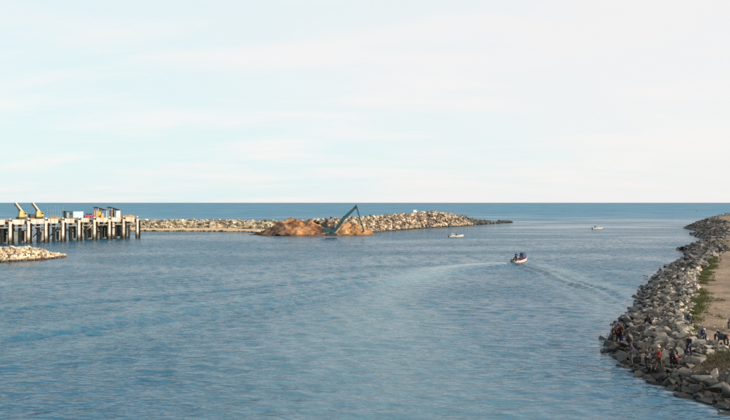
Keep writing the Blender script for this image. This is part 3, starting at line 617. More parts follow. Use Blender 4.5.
for i, (px, s) in enumerate(((125, 1.0), (130, 1.15), (54, 1.1))):
    n = 14; V = [(0, 0, .95 * s)]; Fc = []
    rr = random.Random(30 + i)
    for j, (q, z) in enumerate(((.7, .6), (1.5, .18), (2.0, -.03))):
        for k in range(n): a = 6.283 * k / n; f = q * s * rr.uniform(.85, 1.15); V.append((f * math.cos(a) * 1.3, f * math.sin(a), z * s))
    m = MB(); m.add(V, [(0, 1 + k, 1 + (k + 1) % n) for k in range(n)] + [(1 + j * n + k, 1 + (j + 1) * n + k, 1 + (j + 1) * n + (k + 1) % n, 1 + j * n + (k + 1) % n) for j in range(2) for k in range(n)])
    o = m.build('gravel_pile', SAND_TAN, smooth=True, loc=pier_at(px, 3.0, 8.28)); tag(o, ['low tan gravel pile on the pier beside the white walled shelter', 'low tan gravel pile at the seaward tip of the pier', 'low tan gravel pile on the pier among the upright poles'][i], 'gravel pile')
p = crest_at(415); vehicle('parked_van', 'tiny pale blue van parked on the breakwater crest', (p[0], p[1], p[2] + 0.55), R(40), (0.42, 0.55, 0.60), 'van', True)

# ------------------------------------------------------------------ right shore: embankment with rocks, path on top
WL = [P(a, b) for a, b in ((730, 413), (715, 406), (700, 400), (686, 395), (672, 390), (650, 380), (637, 372), (622, 362), (610, 354), (607, 347), (611, 336), (616, 327), (626, 318), (633, 310), (641, 300), (640, 294), (649, 285), (656, 276), (664, 270), (676, 263), (683.5, 258.5), (688, 253.5), (678.5, 249.6), (690, 246.6), (703, 242), (703, 239), (691, 234.6), (702, 232), (683.5, 228.2), (688, 226.6), (702, 223.5), (735, 217.5), (800, 213.5))]
POLY = np.array([(140, 18), (60, 33), (34, 41)] + [(p.x, p.y) for p in WL] + [(1200, 1500), (1200, 18)])
def sdist(pts):
    """signed distance to the waterline, positive inland"""
    pts = np.atleast_2d(pts); A = POLY; B = np.roll(POLY, -1, axis=0)
    best = np.full(len(pts), 1e9); inside = np.zeros(len(pts), bool)
    for (ax, ay), (bx, by) in zip(A, B):
        ex, ey = bx - ax, by - ay; wx, wy = pts[:, 0] - ax, pts[:, 1] - ay
        tt = np.clip((wx * ex + wy * ey) / (ex * ex + ey * ey), 0, 1)
        best = np.minimum(best, np.hypot(wx - tt * ex, wy - tt * ey))
        c = ((ay > pts[:, 1]) != (by > pts[:, 1]))
        with np.errstate(divide='ignore', invalid='ignore'):
            xi = ax + (pts[:, 1] - ay) / (by - ay) * ex
        inside ^= (c & (pts[:, 0] < xi))
    return np.where(inside, best, -best)
def land_z(pts):
    pts = np.atleast_2d(pts); d = sdist(pts); y = pts[:, 1]
    zc = np.interp(y, [0, 60, 120, 200, 300, 420, 900], [2.1, 2.1, 2.3, 2.6, 4.2, 6.2, 6.5]); wd = np.interp(y, [0, 120, 300, 420], [6.3, 7.0, 11, 15])
    tt = np.clip(d / wd, 0, 1); z = zc * (tt ** 0.9) - 0.12
    z = np.where(d > wd, z + 0.10 * np.sin(pts[:, 0] * .31) * np.sin(pts[:, 1] * .23) * np.clip((d - wd) / 4, 0, 1), z)
    return np.where(d < 0, np.maximum(d * 0.5, -2.5) - 0.12, z), d, wd
def shore():
    xs = np.concatenate([np.arange(17, 75, .8), 75 + np.cumsum(0.8 * 1.045 ** np.arange(85))]); ys = np.concatenate([np.arange(17, 110, .8), 110 + np.cumsum(0.8 * 1.03 ** np.arange(125))])
    X, Y = np.meshgrid(xs, ys); pts = np.stack([X.ravel(), Y.ravel()], 1); Z, d, wd = land_z(pts)
    Z = Z + np.where((d > 0.3), np.random.RandomState(2).normal(0, .035, len(Z)), 0)
    idx = np.arange(len(pts)).reshape(X.shape)
    Q = np.stack([idx[:-1, :-1].ravel(), idx[:-1, 1:].ravel(), idx[1:, 1:].ravel(), idx[1:, :-1].ravel()], 1)
    Q = Q[(d[Q].max(axis=1) > -4.5)]
    V = np.column_stack([pts, Z]); use = np.unique(Q); rm = np.zeros(len(V), int); rm[use] = np.arange(len(use))
    return V[use], rm[Q]
SV, SQ = shore()
emb = link_mesh('embankment', mesh_np('embankment', SV, SQ, DIRT, True)); tag(emb, 'dirt embankment with a path on top along the right side of the channel', kind='structure')

build_sea()
def dart(n, xr, yr, rmin, rmax, dlo, dhi, seed, skip=None, pack=0.72):
    rs = np.random.RandomState(seed); pts = np.column_stack([rs.uniform(*xr, n), rs.uniform(*yr, n)])
    z, d, wd = land_z(pts); ok = (d > dlo) & (d < wd + dhi)
    if skip is not None: ok &= ~skip(pts, d, wd)
    pts, z, d, wd = pts[ok], z[ok], d[ok], wd[ok]
    r = rmin * (rmax / rmin) ** (rs.rand(len(pts)) ** 2.4); od = np.argsort(-r); grid = {}; out = []; cs = rmax * 2
    for i in od:
        gx, gy = int(pts[i, 0] // cs), int(pts[i, 1] // cs); bad = False
        for a in (-1, 0, 1):
            for b in (-1, 0, 1):
                for (qx, qy, qr) in grid.get((gx + a, gy + b), ()):
                    if (qx - pts[i, 0]) ** 2 + (qy - pts[i, 1]) ** 2 < (pack * (qr + r[i])) ** 2: bad = True; break
                if bad: break
            if bad: break
        if bad: continue
        grid.setdefault((gx, gy), []).append((pts[i, 0], pts[i, 1], r[i])); out.append((pts[i, 0], pts[i, 1], z[i], r[i], d[i] / wd[i]))
    return out
def shore_dir(x, y):
    e = 1.0; g = sdist(np.array([(x + e, y), (x - e, y), (x, y + e), (x, y - e)])); gx, gy = g[0] - g[1], g[2] - g[3]
    return math.atan2(gx, -gy)                    # tangent of the waterline
def soil_gap(pts, d, wd):
    """bare earth bank below the path at the near corner"""
    return ((pts[:, 0] - 28.0) / 2.6) ** 2 + ((pts[:, 1] - 54.6) / 2.0) ** 2 < 1
near = dart(42000, (19, 60), (38, 128), .16, .70, -0.8, 0.8, 21, soil_gap, .6)
rr = random.Random(77); items = []
for (x, y, z, r, f) in near:
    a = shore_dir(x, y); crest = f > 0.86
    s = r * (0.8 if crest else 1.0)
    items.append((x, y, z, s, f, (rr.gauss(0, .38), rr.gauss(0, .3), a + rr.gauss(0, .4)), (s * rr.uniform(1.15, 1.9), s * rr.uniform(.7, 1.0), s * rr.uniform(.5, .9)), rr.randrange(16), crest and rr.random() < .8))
def px_size(it):
    x, y, z, s = it[:4]; px = x / y * F + 365; inview = px < 740 and (CH - z) * F / y + HZ < 428
    return (s / y) if inview else s / y * 0.02
items.sort(key=px_size, reverse=True)
meshes = {}
def rock_mesh(k, m, nm):
    if (k, nm) not in meshes: meshes[(k, nm)] = mesh_np('rock_' + nm, VARS[k][0], VARS[k][1], m)
    return meshes[(k, nm)]
for it in items[:290]:
    x, y, z, s, f, eu, sc_, k, cr = it
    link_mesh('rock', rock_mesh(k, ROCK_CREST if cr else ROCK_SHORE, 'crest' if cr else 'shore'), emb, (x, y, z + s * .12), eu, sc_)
rest = [((i[0], i[1], i[2] + i[3] * .12), i[5], i[6], i[7]) for i in items[290:] if not i[8]]
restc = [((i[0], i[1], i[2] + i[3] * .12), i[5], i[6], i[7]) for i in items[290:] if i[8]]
small = [((x, y, z + r * .5), (rr.random() * 3, rr.random() * 3, rr.random() * 6), (r * 1.2, r, r * .8), rr.randrange(16)) for (x, y, z, r, f) in dart(16000, (19, 60), (40, 110), .08, .24, -0.4, 0.9, 23, soil_gap, .9)]
far = dart(120000, (40, 330), (126, 560), .35, 1.2, -2.0, 1.5, 22, None, .6)
farR = []
for (x, y, z, r, f) in far:
    a = shore_dir(x, y); farR.append(((x, y, z + r * .15), (rr.gauss(0, .25), rr.gauss(0, .25), a + rr.gauss(0, .3)), (r * rr.uniform(1.1, 1.6), r * rr.uniform(.75, 1), r * rr.uniform(.5, .8)), rr.randrange(16)))
V, T = join_rocks(farR); o = link_mesh('far_rocks', mesh_np('far_rocks', V, T, ROCK_SHORE_FAR), emb); tag(o, kind='stuff')
RV, RT = join_rocks(rest + small)
o = link_mesh('smaller_rocks', mesh_np('smaller_rocks', RV, RT, ROCK_SHORE), emb); tag(o, kind='stuff')
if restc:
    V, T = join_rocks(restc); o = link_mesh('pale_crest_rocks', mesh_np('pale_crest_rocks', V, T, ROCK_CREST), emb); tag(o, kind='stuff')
# spatial index of the shore so that people and motorcycles stand on it
AV, AT = join_rocks([((i[0], i[1], i[2] + i[3] * .12), i[5], i[6], i[7]) for i in items])
tri = np.vstack([SQ[:, [0, 1, 2]], SQ[:, [0, 2, 3]]])
BV = BVHTree.FromPolygons([tuple(p) for p in np.vstack([SV, AV])], [tuple(q) for q in np.vstack([tri, AT + len(SV)]).tolist()])
def stand(px, py):
    d = Vector(((px - 365) / F, 1.0, -(py - HZ) / F)).normalized(); h = BV.ray_cast(Vector((0, 0, CH)), d)[0]
    return h if h else P(px, py, 1.0)
def top_z(x, y): return BV.ray_cast(Vector((x, y, 20)), Vector((0, 0, -1)))[0].z

# grass along the edge of the path
def grass():
    rs = np.random.RandomState(6); V = []; Fc = []
    line = [(713, 255), (709, 264), (706, 272), (703, 281), (699, 291), (696, 301), (692, 311), (690, 320), (691, 329)]; spots = []
    for q in range(95):
        f = rs.rand() ** 1.2 * (len(line) - 1.001); i = int(f); a_ = f - i; x_ = line[i][0] * (1 - a_) + line[i + 1][0] * a_; y_ = line[i][1] * (1 - a_) + line[i + 1][1] * a_
        spots.append(((x_ + rs.normal(0, 1.6), y_), rs.uniform(.35, 1.1), int(rs.uniform(10, 46))))
    spots += [((723, 242), 5.0, 120), ((716, 250), 4.0, 120), ((728, 352), .7, 26), ((712, 350), .6, 14), ((648, 303), .5, 10), ((670, 283), .7, 14), ((718, 300), .8, 10), ((722, 318), .6, 8)]
    for (a, b), rad, n in spots:
        c = stand(a, b)
        for _ in range(n):
            x, y = c.x + rs.normal(0, rad * .5), c.y + rs.normal(0, rad * 1.1)
            z = land_z(np.array([(x, y)]))[0][0]
            for _ in range(9):
                a0 = rs.rand() * 6.28; ln = rs.uniform(.14, .42) * (1.5 if b < 262 else 1.0); wd = rs.uniform(.015, .035) * (2.0 if b < 262 else 1.0); dx, dy = math.cos(a0), math.sin(a0); ox, oy = x + rs.normal(0, .14), y + rs.normal(0, .14); le = ln * rs.uniform(.2, .8)
                k = len(V); V += [(ox - dy * wd, oy + dx * wd, z - .03), (ox + dy * wd, oy - dx * wd, z - .03), (ox + dx * le, oy + dy * le, z + ln)]; Fc.append((k, k + 1, k + 2))
    m = ground_mat('grass_blades', [(0.35, (0.05, 0.065, 0.025)), (0.52, (0.08, 0.095, 0.035)), (0.68, (0.16, 0.14, 0.07))], scale=.35, bump=0.0)
    o = link_mesh('grass', mesh_np('grass', V, Fc, m)); tag(o, 'rough green grass growing along the edge of the dirt path', 'grass', kind='stuff')
grass()
def dry_grass():
    rs = np.random.RandomState(16); V = []; Fc = []
    for _ in range(420):
        x, y = 28.0 + rs.normal(0, 1.25), 54.6 + rs.normal(0, 1.0); z = land_z(np.array([(x, y)]))[0][0]
        for _ in range(8):
            a0 = rs.rand() * 6.28; ln = rs.uniform(.08, .28); wd = rs.uniform(.012, .03); dx, dy = math.cos(a0), math.sin(a0); ox, oy = x + rs.normal(0, .12), y + rs.normal(0, .12); le = ln * rs.uniform(.3, 1.2)
            k = len(V); V += [(ox - dy * wd, oy + dx * wd, z - .03), (ox + dy * wd, oy - dx * wd, z - .03), (ox + dx * le, oy + dy * le, z + ln)]; Fc.append((k, k + 1, k + 2))
    m = ground_mat('dry_blades', [(0.35, (0.09, 0.075, 0.05)), (0.7, (0.18, 0.15, 0.09))], scale=.8, bump=0.0)
    o = link_mesh('dry_scrub', mesh_np('dry_scrub', V, Fc, m)); tag(o, 'dry brown scrub covering the bank below the path corner', 'scrub', kind='stuff')
dry_grass()

# ------------------------------------------------------------------ people
STAND = dict(pel=(0, 0, .93), spi=(0, -.01, 1.1), che=(0, -.01, 1.30), nec=(0, 0, 1.45), hed=(0, .02, 1.58), hip=(.09, 0, .88), kne=(.11, .03, .48), ank=(.115, -.02, .08), toe=(.135, .15, .035), sho=(.17, -.01, 1.38), elb=(.23, -.03, 1.12), wri=(.24, .07, .88))
def pose(**kw):
    d = dict(STAND)
    d.update(kw); return d
WALK = pose(kneR=(.10, .18, .52), ankR=(.10, .16, .10), toeR=(.11, .32, .05), kneL=(-.10, -.05, .48), ankL=(-.11, -.22, .12), toeL=(-.12, -.08, .04), elbR=(.23, -.12, 1.13), wriR=(.23, -.02, .92), elbL=(-.23, .06, 1.13), wriL=(-.22, .22, .98))
HANDS_UP = pose(elbR=(.30, .10, 1.16), wriR=(.22, .33, 1.25), elbL=(-.27, .06, 1.12), wriL=(-.16, .28, 1.12))
AKIMBO = pose(elbR=(.38, -.10, 1.15), wriR=(.19, .02, .99), elbL=(-.38, -.10, 1.15), wriL=(-.19, .02, .99), kne=(.15, .03, .48), ank=(.18, -.02, .08), toe=(.22, .14, .035))
SIT = pose(pel=(0, -.05, .20), spi=(0, -.06, .38), che=(0, .02, .58), nec=(0, .08, .72), hed=(0, .13, .85), hip=(.10, -.02, .18), kne=(.15, .36, .48), ank=(.13, .46, .08), toe=(.14, .62, .04), sho=(.17, .03, .66), elb=(.24, .22, .50), wri=(.12, .40, .52))
SQUAT = pose(pel=(0, -.12, .34), spi=(0, -.06, .52), che=(0, .08, .72), nec=(0, .18, .86), hed=(0, .26, .97), hip=(.11, -.10, .33), kne=(.20, .30, .50), ank=(.15, .02, .08), toe=(.18, .18, .035), sho=(.17, .10, .80), elb=(.22, .32, .62), wri=(.10, .50, .58))
BEND = pose(pel=(0, -.14, .86), spi=(0, .0, 1.0), che=(0, .20, 1.12), nec=(0, .33, 1.17), hed=(0, .45, 1.20), hip=(.10, -.12, .82), kne=(.13, .08, .47), sho=(.18, .25, 1.15), elb=(.20, .38, .90), wri=(.14, .48, .68))
RAD = dict(pel=.125, spi=.115, che=.135, nec=.052, hed=.05, hip=.092, kne=.058, ank=.040, toe=.036, sho=.066, elb=.042, wri=.030)
def jt(ps, j, s):
    """joint position on side s"""
    k = j + ('R' if s > 0 else 'L')
    if k in ps: return Vector(ps[k])
    x, y, z = ps[j]; return Vector((abs(x) * s, y, z))
def skin_mesh(name, verts, edges, radii, m, root=0, sub=1):
    me = bpy.data.meshes.new(name + '_src'); me.from_pydata([tuple(v) for v in verts], edges, []); o = bpy.data.objects.new('tmp', me); COL.objects.link(o)
    md = o.modifiers.new('skin', 'SKIN'); md.use_smooth_shade = True; md.branch_smoothing = .6
    ly = me.skin_vertices[0].data
    for i, q in enumerate(radii): ly[i].radius = (q, q) if not hasattr(q, '__len__') else q; ly[i].use_root = (i == root)
    sb = o.modifiers.new('sub', 'SUBSURF'); sb.levels = sub; sb.render_levels = sub
    bpy.context.view_layer.update(); dg = bpy.context.evaluated_depsgraph_get()
    out = bpy.data.meshes.new_from_object(o.evaluated_get(dg)); out.name = name
    bpy.data.objects.remove(o); bpy.data.meshes.remove(me); out.materials.clear(); out.materials.append(m); return out
SKIN = mat('skin', (0.16, 0.085, 0.05), .6, var=.1); HAIRM = mat('black_hair', (0.012, 0.010, 0.009), .6, var=.2)
def person(label, loc, rz, ps, top, bottom, scale=1.0, hat=None, sleeves=True, shorts=False, group=None):
    t = empty('person', loc, rz); scale *= 1.14; t.scale = (scale,) * 3; tag(t, label, 'person', group)
    names = ['pel', 'spi', 'che', 'nec', 'hed']; vs = [Vector(ps[n]) for n in names]; rd = [RAD[n] for n in names]; ed = [(0, 1), (1, 2), (2, 3), (3, 4)]
    for s in (1, -1):
        b = len(vs); vs += [jt(ps, j, s) for j in ('hip', 'kne', 'ank', 'toe')]; rd += [RAD[j] for j in ('hip', 'kne', 'ank', 'toe')]; ed += [(0, b), (b, b + 1), (b + 1, b + 2), (b + 2, b + 3)]
        b = len(vs); vs += [jt(ps, j, s) for j in ('sho', 'elb', 'wri')]; rd += [RAD[j] for j in ('sho', 'elb', 'wri')]
        wv = vs[-1]; ev = vs[-2]; hd = (wv - ev).normalized(); vs.append(wv + hd * .08); rd.append((.036, .022)); ed += [(2, b), (b, b + 1), (b + 1, b + 2), (b + 2, b + 3)]
    me = skin_mesh('body', vs, ed, rd, SKIN)
    bm = bmesh.new(); bm.from_mesh(me)
    m = MB(); hc = Vector(ps['hed']); fw = Vector((0, 1, 0)); tilt = (hc - Vector(ps['nec'])); hc = hc + Vector((0, .01, .02))
    m.ball(hc, (.078, .095, .118), 12, 8); m.ball(hc + Vector((0, .092, -.008)), (.014, .022, .022), 6, 4)          # head, nose
    for s in (1, -1): m.ball(hc + Vector((s * .078, 0, -.005)), (.012, .022, .032), 6, 4)                            # ears
    m.ball(hc + Vector((0, .075, -.085)), (.035, .028, .022), 8, 4)                                                   # chin
    for s in (1, -1):                                                                                                # fingers and thumb
        wv = jt(ps, 'wri', s); ev = jt(ps, 'elb', s); hd = (wv - ev).normalized(); sd_ = hd.cross(Vector((s * 1.0, .0, .05))).normalized(); cu = hd.cross(sd_).normalized() * (-s if False else 1)
        for k, ln in enumerate((.062, .072, .068, .052)):
            p0 = wv + hd * .09 + sd_ * (k - 1.5) * .019; p1 = p0 + hd * ln * .55; p2 = p1 + (hd * .8 - cu * .5).normalized() * ln * .5; m.tube([p0, p1, p2], [.0095, .009, .006], 5)
        p0 = wv + hd * .035 - sd_ * .03; m.tube([p0, p0 + (hd * .6 - sd_).normalized() * .04, p0 + (hd - sd_ * .5).normalized() * .072], [.011, .010, .007], 5)
    tm = m.mesh('head', SKIN, True); bm.from_mesh(tm); bm.to_mesh(me); bm.free(); bpy.data.meshes.remove(tm)
    body = link_mesh('body', me, t)
    MB().ball(hc + Vector((.03, .086, .012)), (.012, .008, .007), 6, 4).ball(hc + Vector((-.03, .086, .012)), (.012, .008, .007), 6, 4).box(hc + Vector((0, .092, -.05)), (.045, .008, .008)).build('face_marks', HAIRM, t)
    if hat: MB().ball(hc + Vector((0, -.005, .05)), (.098, .115, .088), 12, 6).tube([hc + Vector((0, .02, .045)), hc + Vector((0, .02, .06))], .15, 14).build('hat', hat, t, True)
    else: MB().ball(hc + Vector((0, -.022, .038)), (.091, .098, .098), 12, 6).build('hair', HAIRM, t, True)
    # shirt
    vs = [Vector(ps['pel']) + (Vector(ps['spi']) - Vector(ps['pel'])) * -.1, Vector(ps['spi']), Vector(ps['che']), Vector(ps['che']) * .35 + Vector(ps['nec']) * .65]; rd = [.150, .138, .158, .082]; ed = [(0, 1), (1, 2), (2, 3)]
    for s in (1, -1):
        b = len(vs); sh = jt(ps, 'sho', s); el = jt(ps, 'elb', s); wr = jt(ps, 'wri', s); vs += [sh, sh.lerp(el, .8 if not sleeves else 1.0)]; rd += [.084, .066]; ed += [(2, b), (b, b + 1)]
        if sleeves: vs.append(el.lerp(wr, .8)); rd.append(.048); ed.append((b + 1, b + 2))
    link_mesh('shirt', skin_mesh('shirt', vs, ed, rd, top, 1), t)
    vs = [Vector(ps['pel']) + Vector((0, 0, .03))]; rd = [.142]; ed = []
    for s in (1, -1):
        b = len(vs); hp = jt(ps, 'hip', s); kn = jt(ps, 'kne', s); an = jt(ps, 'ank', s); vs += [hp, kn]; rd += [.108, .078]; ed += [(0, b), (b, b + 1)]
        if not shorts: vs.append(kn.lerp(an, .88)); rd.append(.062); ed.append((b + 1, b + 2))
    link_mesh('trousers', skin_mesh('trousers', vs, ed, rd, bottom, 0), t)
    for s in (1, -1):
        an = jt(ps, 'ank', s); to = jt(ps, 'toe', s); MB().bar(an + (an - to) * .35 + Vector((0, 0, -.045)), to + (to - an) * .2 + Vector((0, 0, -.005)), .085, .06, .08, .04).build('shoe', HAIRM, t, bevel=.012)
    return t
def cl(nm, c): return mat('cloth_' + nm, c, .9, var=.2, scale=6, spec=.1)
BLK, NAVY, PURP, RED, YEL, BLU, GRY, WHT, BRN, MAR = cl('black', (.02, .02, .022)), cl('navy', (.018, .022, .045)), cl('purple', (.08, .065, .10)), cl('red', (.22, .035, .03)), cl('yellow', (.42, .34, .18)), cl('blue', (.016, .02, .036)), cl('grey', (.07, .07, .075)), cl('white', (.70, .70, .68)), cl('brown', (.06, .045, .035)), cl('maroon', (.07, .02, .03))
# (label, px, py of the feet, heading, pose, shirt, trousers, scale, options)
for lab, px, py, rz, ps, a, b, sc_, kw in (
    ('person in black standing farthest left on the rocks at the water edge', 613.3, 343.5, 60, STAND, BLK, BLK, .98, {}),
    ('person in maroon top standing second from the left near the water edge', 618.6, 344.0, 20, AKIMBO, MAR, BLK, 1.0, {}),
    ('person in brown top beside the maroon one at the water edge', 621.8, 344.8, 100, STAND, BRN, NAVY, .95, {}),
    ('person in dark grey seated behind the one in purple', 631.0, 346.0, 30, SQUAT, GRY, BLK, 1.0, {}),
    ('person in pale purple shirt standing with legs apart on the low rocks', 631.5, 366.0, 80, AKIMBO, PURP, GRY, 1.02, {}),
    ('person in dark navy shirt standing left of the one in yellow and red', 646.8, 371.0, 70, HANDS_UP, NAVY, BLK, 1.05, dict(sleeves=False)),
    ('person in red shirt and pale yellow hat walking over the rocks', 658.2, 370.0, -60, WALK, RED, BRN, 1.0, dict(hat=YEL)),
    ('person in black bending forward below the bank, right of the red shirt', 672.6, 366.0, -40, BEND, BLK, BLK, 1.0, {}),
    ('person in maroon squatting beside the bending one', 676.6, 366.5, 30, SQUAT, MAR, BLK, 1.0, {}),
    ('person in blue shirt standing below the middle motorcycle', 689.0, 357.0, 120, WALK, BLU, NAVY, .95, {}),
    ('person in black sitting alone higher up on the rocks', 650.0, 324.0, 60, SIT, BLK, BLK, 1.0, {})):
    p = stand(px, py); p.z = max(p.z, top_z(p.x, p.y)) - .02
    person(lab, p, R(rz), ps, a, b, sc_, group='people on the shore rocks', **kw)

# ------------------------------------------------------------------ motorcycles on the path
def motorcycle(label, px, py, rz, paint, rider=None):
    p = stand(px, py); p.z = land_z(np.array([(p.x, p.y)]))[0][0] - .01
    t = empty('motorcycle', p, R(rz)); t.scale = (1.15,) * 3; tag(t, label, 'motorcycle', 'motorcycles parked on the path')
    dk = mat('matt_black', (0.018, 0.018, 0.02)); st = mat('bright_rod', (0.45, 0.45, 0.45), 0.3, 0.9); blk = mat('black_vinyl', (.02, .02, .022), .5); wh = mat('chalk_white', (0.55, 0.53, 0.48))
    for x in (-.62, .66):
        w_ = MB().torus((0, 0, 0), .26, .052, n=22).build('wheel', dk, t, loc=(x, 0, .31)); m = MB().tube([(0, -.07, 0), (0, .07, 0)], .05, 8)
        for k in range(6): a = k * math.pi / 3; m.tube([(0, 0, 0), (.23 * math.cos(a), 0, .23 * math.sin(a))], .012, 4)
        m.build('rim', st, w_)
        m = MB(); pr = [(.34 * math.cos(R(a)), .34 * math.sin(R(a))) for a in range(30, 160, 15)]; pr2 = [(.325 * math.cos(R(a)), .325 * math.sin(R(a))) for a in range(150, 20, -15)]
        m.prism(pr + pr2, -.07, .07).build('mudguard', paint, t, loc=(x, 0, .31))
    MB().tube([(-.62, .06, .31), (-.2, .06, .42), (.2, .05, .36), (.42, 0, .82)], .025, 6).tube([(-.62, -.06, .31), (-.2, -.06, .42), (.2, -.05, .36), (.42, 0, .82)], .025, 6).tube([(-.75, 0, .72), (-.2, 0, .68), (.42, 0, .82)], .028, 6).build('frame', blk, t)
    MB().prism([(-.05, .68), (.36, .72), (.42, .88), (.3, .96), (.05, .92)], -.13, .13).build('fuel_tank', paint, t, bevel=.03)
    MB().prism([(-.78, .74), (-.08, .70), (-.05, .80), (-.35, .83), (-.8, .88)], -.12, .12).build('seat', blk, t, bevel=.02)
    MB().box((.08, 0, .46), (.36, .24, .28)).tube([(.2, 0, .5), (.3, 0, .72)], .09, 8).build('engine', blk, t)
    MB().prism([(-.55, .45), (.2, .55), (.05, .70), (-.6, .74)], -.15, .15).build('side_cover', paint, t, bevel=.02)
    MB().tube([(.24, -.12, .44), (.05, -.16, .27), (-.75, -.17, .36)], [.025, .03, .05], 8).build('exhaust', st, t)
    for s in (-.08, .08): MB().tube([(.66, s, .31), (.44, s, .94)], .022, 6).build('fork_leg', blk, t)
    MB().tube([(.30, -.36, 1.0), (.40, -.18, 1.03), (.42, 0, .98), (.40, .18, 1.03), (.30, .36, 1.0)], .016, 6).build('handlebar', blk, t)
    MB().ball((.54, 0, .90), (.09, .10, .10), 10, 6).build('headlight', mat('lamp_glass', (.35, .35, .36), .2), t, True)
    for s in (-1, 1): mr_ = MB().tube([(.37, s * .24, 1.02), (.36, s * .32, 1.2)], .008, 5).build('mirror', blk, t); MB().ball((.36, s * .33, 1.22), (.02, .055, .035), 8, 5).build('glass', wh, mr_)
    MB().box((-.86, 0, .78), (.05, .14, .07)).build('tail_light', mat('tail_red', (.4, .02, .02), .3), t)
    MB().tube([(-.05, .1, .34), (-.12, .3, .01)], .014, 5).build('kickstand', st, t)
BLKP = mat('black_paint', (.018, .018, .02), .3, var=.1); BLUP = mat('navy_paint', (.02, .035, .10), .3, var=.1)
motorcycle('black motorcycle parked by the pale rocks, farthest left of the motorcycles', 688.0, 322.5, -98, BLKP)
motorcycle('dark blue motorcycle parked in the middle of the row on the path edge', 702.0, 338.0, -100, BLUP)
motorcycle('black motorcycle parked near the right edge above the scrubby bank', 721.5, 344.0, 92, BLKP)
motorcycle('motorcycle cut off by the right edge of the frame', 732.0, 331.0, 80, BLUP)

# ------------------------------------------------------------------ boats
def boat(label, loc, rz, Lh, beam, hullm, trim, n_seat=3, trimz=0.0, bowlift=0.0):
    t = empty('fishing_boat', loc, rz); t.rotation_euler = (0, R(-bowlift), rz); tag(t, label, 'boat', 'small fishing boats in the channel')
    ns = 14; out = []; inn = []
    for i in range(ns):
        u = i / (ns - 1); x = (u - .45) * Lh; hb = beam / 2 * min(1, .82 + .5 * u) * (1 - max(0, (u - .5) / .5) ** 2.2) ** .8 + .012; zk = -.22 + .45 * max(0, (u - .62) / .38) ** 2; zg = .52 + .55 * u ** 2.6
        out.append([(x, 0, zk), (x, -hb * .62, zk + .10), (x, -hb * .95, zk + .34), (x, -hb, zg)]); hi = max(hb - .06, .004); inn.append([(x, 0, zk + .14), (x, -hi * .6, zk + .2), (x, -hi * .94, zk + .38), (x, -hi, zg)])
    def full(r): return r[::-1] + [(x, -y, z) for x, y, z in r[1:]]
    m = MB()
    for arr in (out, inn):
        vs = [p for r in arr for p in full(r)]; k = 7; m.add(vs, [(i * k + j, (i + 1) * k + j, (i + 1) * k + j + 1, i * k + j + 1) for i in range(ns - 1) for j in range(k - 1)])
    o0, i0 = full(out[0]), full(inn[0]); xs = o0[0][0]
    m.add(o0, [tuple(range(7))]); m.build('hull', hullm, t)
    m = MB()
    for s in (1, -1): m.tube([(r[3][0], r[3][1] * s, r[3][2] + .02) for r in out], .055, 6)
    m.tube([(out[0][3][0], out[0][3][1], out[0][3][2]), (out[0][3][0], -out[0][3][1], out[0][3][2])], .055, 6); m.build('gunwale', trim, t)
    for q in range(n_seat):
        x = Lh * (-.30 + .24 * q); MB().box((x, 0, .36), (.28, beam * .84, .05)).build('seat', mat('seat_wood', (.30, .20, .12), .8), t)
    MB().prism([(Lh * .34, .72), (Lh * .52, 1.0), (Lh * .52, 1.05), (Lh * .34, .78)], -beam * .19, beam * .19).build('fore_deck', hullm, t)
    ob = MB().box((-.45 * Lh - .25, 0, .85), (.42, .34, .48)).build('outboard_motor', mat('dark_steel', (0.03, 0.032, 0.035)), t, bevel=.08)
    MB().box((-.45 * Lh - .25, 0, .25), (.18, .14, .95)).build('shaft', mat('dark_steel', (0.03, 0.032, 0.035)), ob); MB().tube([(-.45 * Lh - .1, 0, .85), (-.45 * Lh + .6, .1, .95)], .025, 5).build('tiller', mat('dark_steel', (0.03, 0.032, 0.035)), ob)
    return t
WHITEH = mat('white_hull', (.44, .43, .41), .5, var=.5, scale=2.5); PINKT = mat('faded_red_trim', (.45, .12, .13), .6); GREENT = mat('green_trim', (.10, .32, .24), .6); GREYT = mat('grey_trim', (.25, .25, .24), .6)
TARP = mat('blue_tarpaulin', (.012, .05, .13), .6, var=.4, scale=4)
def in_boat(loc, rz, x, y, z): return Vector(loc) + Vector((x * math.cos(rz) - y * math.sin(rz), x * math.sin(rz) + y * math.cos(rz), z))
# boat under way, heading out of the channel
bl = Vector((BOAT.x, BOAT.y, .05)); br_ = R(42)
b1 = boat('fishing boat under way with a blue tarpaulin at the bow and a foaming wake', bl, br_, 5.6, 1.9, WHITEH, PINKT, 2, bowlift=4)
m = MB()
prof = [(1.0, .75), (1.15, 1.95), (1.5, 2.15), (2.0, 2.05), (2.45, 1.1), (2.2, .9)]
m.prism(prof, -.55, .55); o = m.build('tarpaulin_cover', TARP, b1, bevel=.08); m = MB().tube([(1.0, .5, .5), (1.12, .5, 2.0)], .03, 5).tube([(1.0, -.5, .5), (1.12, -.5, 2.0)], .03, 5); m.build('frame_hoop', GREYT, b1)
person('person in dark clothes standing at the stern of the boat under way', in_boat(bl, br_, -1.0, .1, .32), br_ - R(90), HANDS_UP, BLK, BLK, 1.05, group='people in the boats')
person('person in red sitting amidships in the boat under way', in_boat(bl, br_, .25, -.3, .42), br_ - R(70), SIT, RED, GRY, 1.05, group='people in the boats')
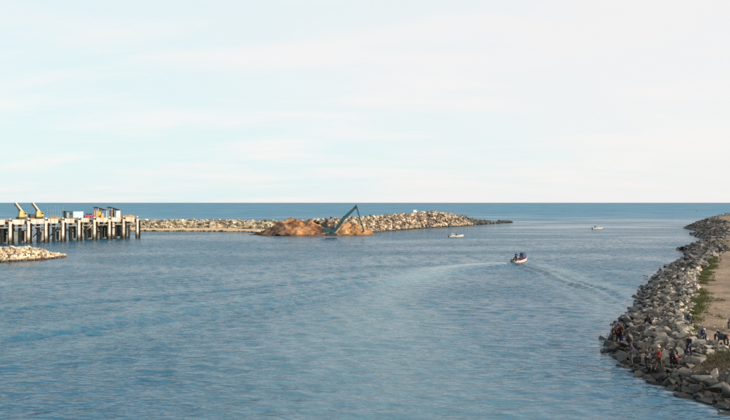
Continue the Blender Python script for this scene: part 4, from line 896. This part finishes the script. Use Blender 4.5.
person('person in black crouching by the outboard motor of the boat under way', in_boat(bl, br_, -2.2, -.2, .30), br_ - R(90), SQUAT, BLK, BLK, 1.0, group='people in the boats')
o = empty('fish_crate', in_boat(bl, br_, -1.6, .45, .33), br_); tag(o, 'pale green plastic crate in the stern of the boat under way', 'crate')
gp = mat('green_plastic', (.25, .55, .36), .5); MB().box((0, 0, .04), (.7, .5, .06)).build('base', gp, o)
for a, s in (((0, .24, .3), (.7, .03, .5)), ((0, -.24, .3), (.7, .03, .5)), ((.34, 0, .3), (.03, .5, .5)), ((-.34, 0, .3), (.03, .5, .5))): MB().box(a, s).build('side', gp, o)
# white boat in front of the breakwater
bl = P(455.5, 237.2); bl.z = .05; br_ = R(14)
b2 = boat('white open boat with dark outboard motor in front of the breakwater', bl, br_, 6.2, 2.0, WHITEH, WHITEH, 3)
MB().prism([(-1.9, .5), (-.7, .5), (-.75, 1.5), (-1.2, 1.6), (-1.9, 1.55)], -.6, .6).build('wheelhouse', WHITEH, b2, bevel=.05); MB().box((-1.3, -.61, 1.2), (.6, .03, .4)).build('wheelhouse_window', mat('dark_glass', (0.02, 0.03, 0.035), 0.1), b2)
person('person in brown sitting in the white boat near the breakwater', in_boat(bl, br_, .3, 0, .38), br_ - R(90), SIT, BRN, GRY, 1.0, group='people in the boats')
# boat near the right, farther out
bl = P(597.0, 229.2); bl.z = .05; br_ = R(20)
b3 = boat('pale green and white boat far out with two people aboard', bl, br_, 6.4, 1.9, WHITEH, GREENT, 3)
person('person in dark green standing at the stern of the far boat', in_boat(bl, br_, -1.3, 0, .3), br_ - R(90), BEND, cl('green', (.03, .12, .08)), BLK, 1.05, group='people in the boats')
person('person in white standing toward the bow of the far boat', in_boat(bl, br_, 1.2, 0, .3), br_ - R(90), STAND, WHT, WHT, 1.05, group='people in the boats')
# tiny white boat close to the horizon at the right
bl = P(698.5, 211.4); bl.z = .05
boat('tiny white boat near the horizon above the right shore', bl, R(170), 8.0, 2.6, WHITEH, WHITEH, 2)
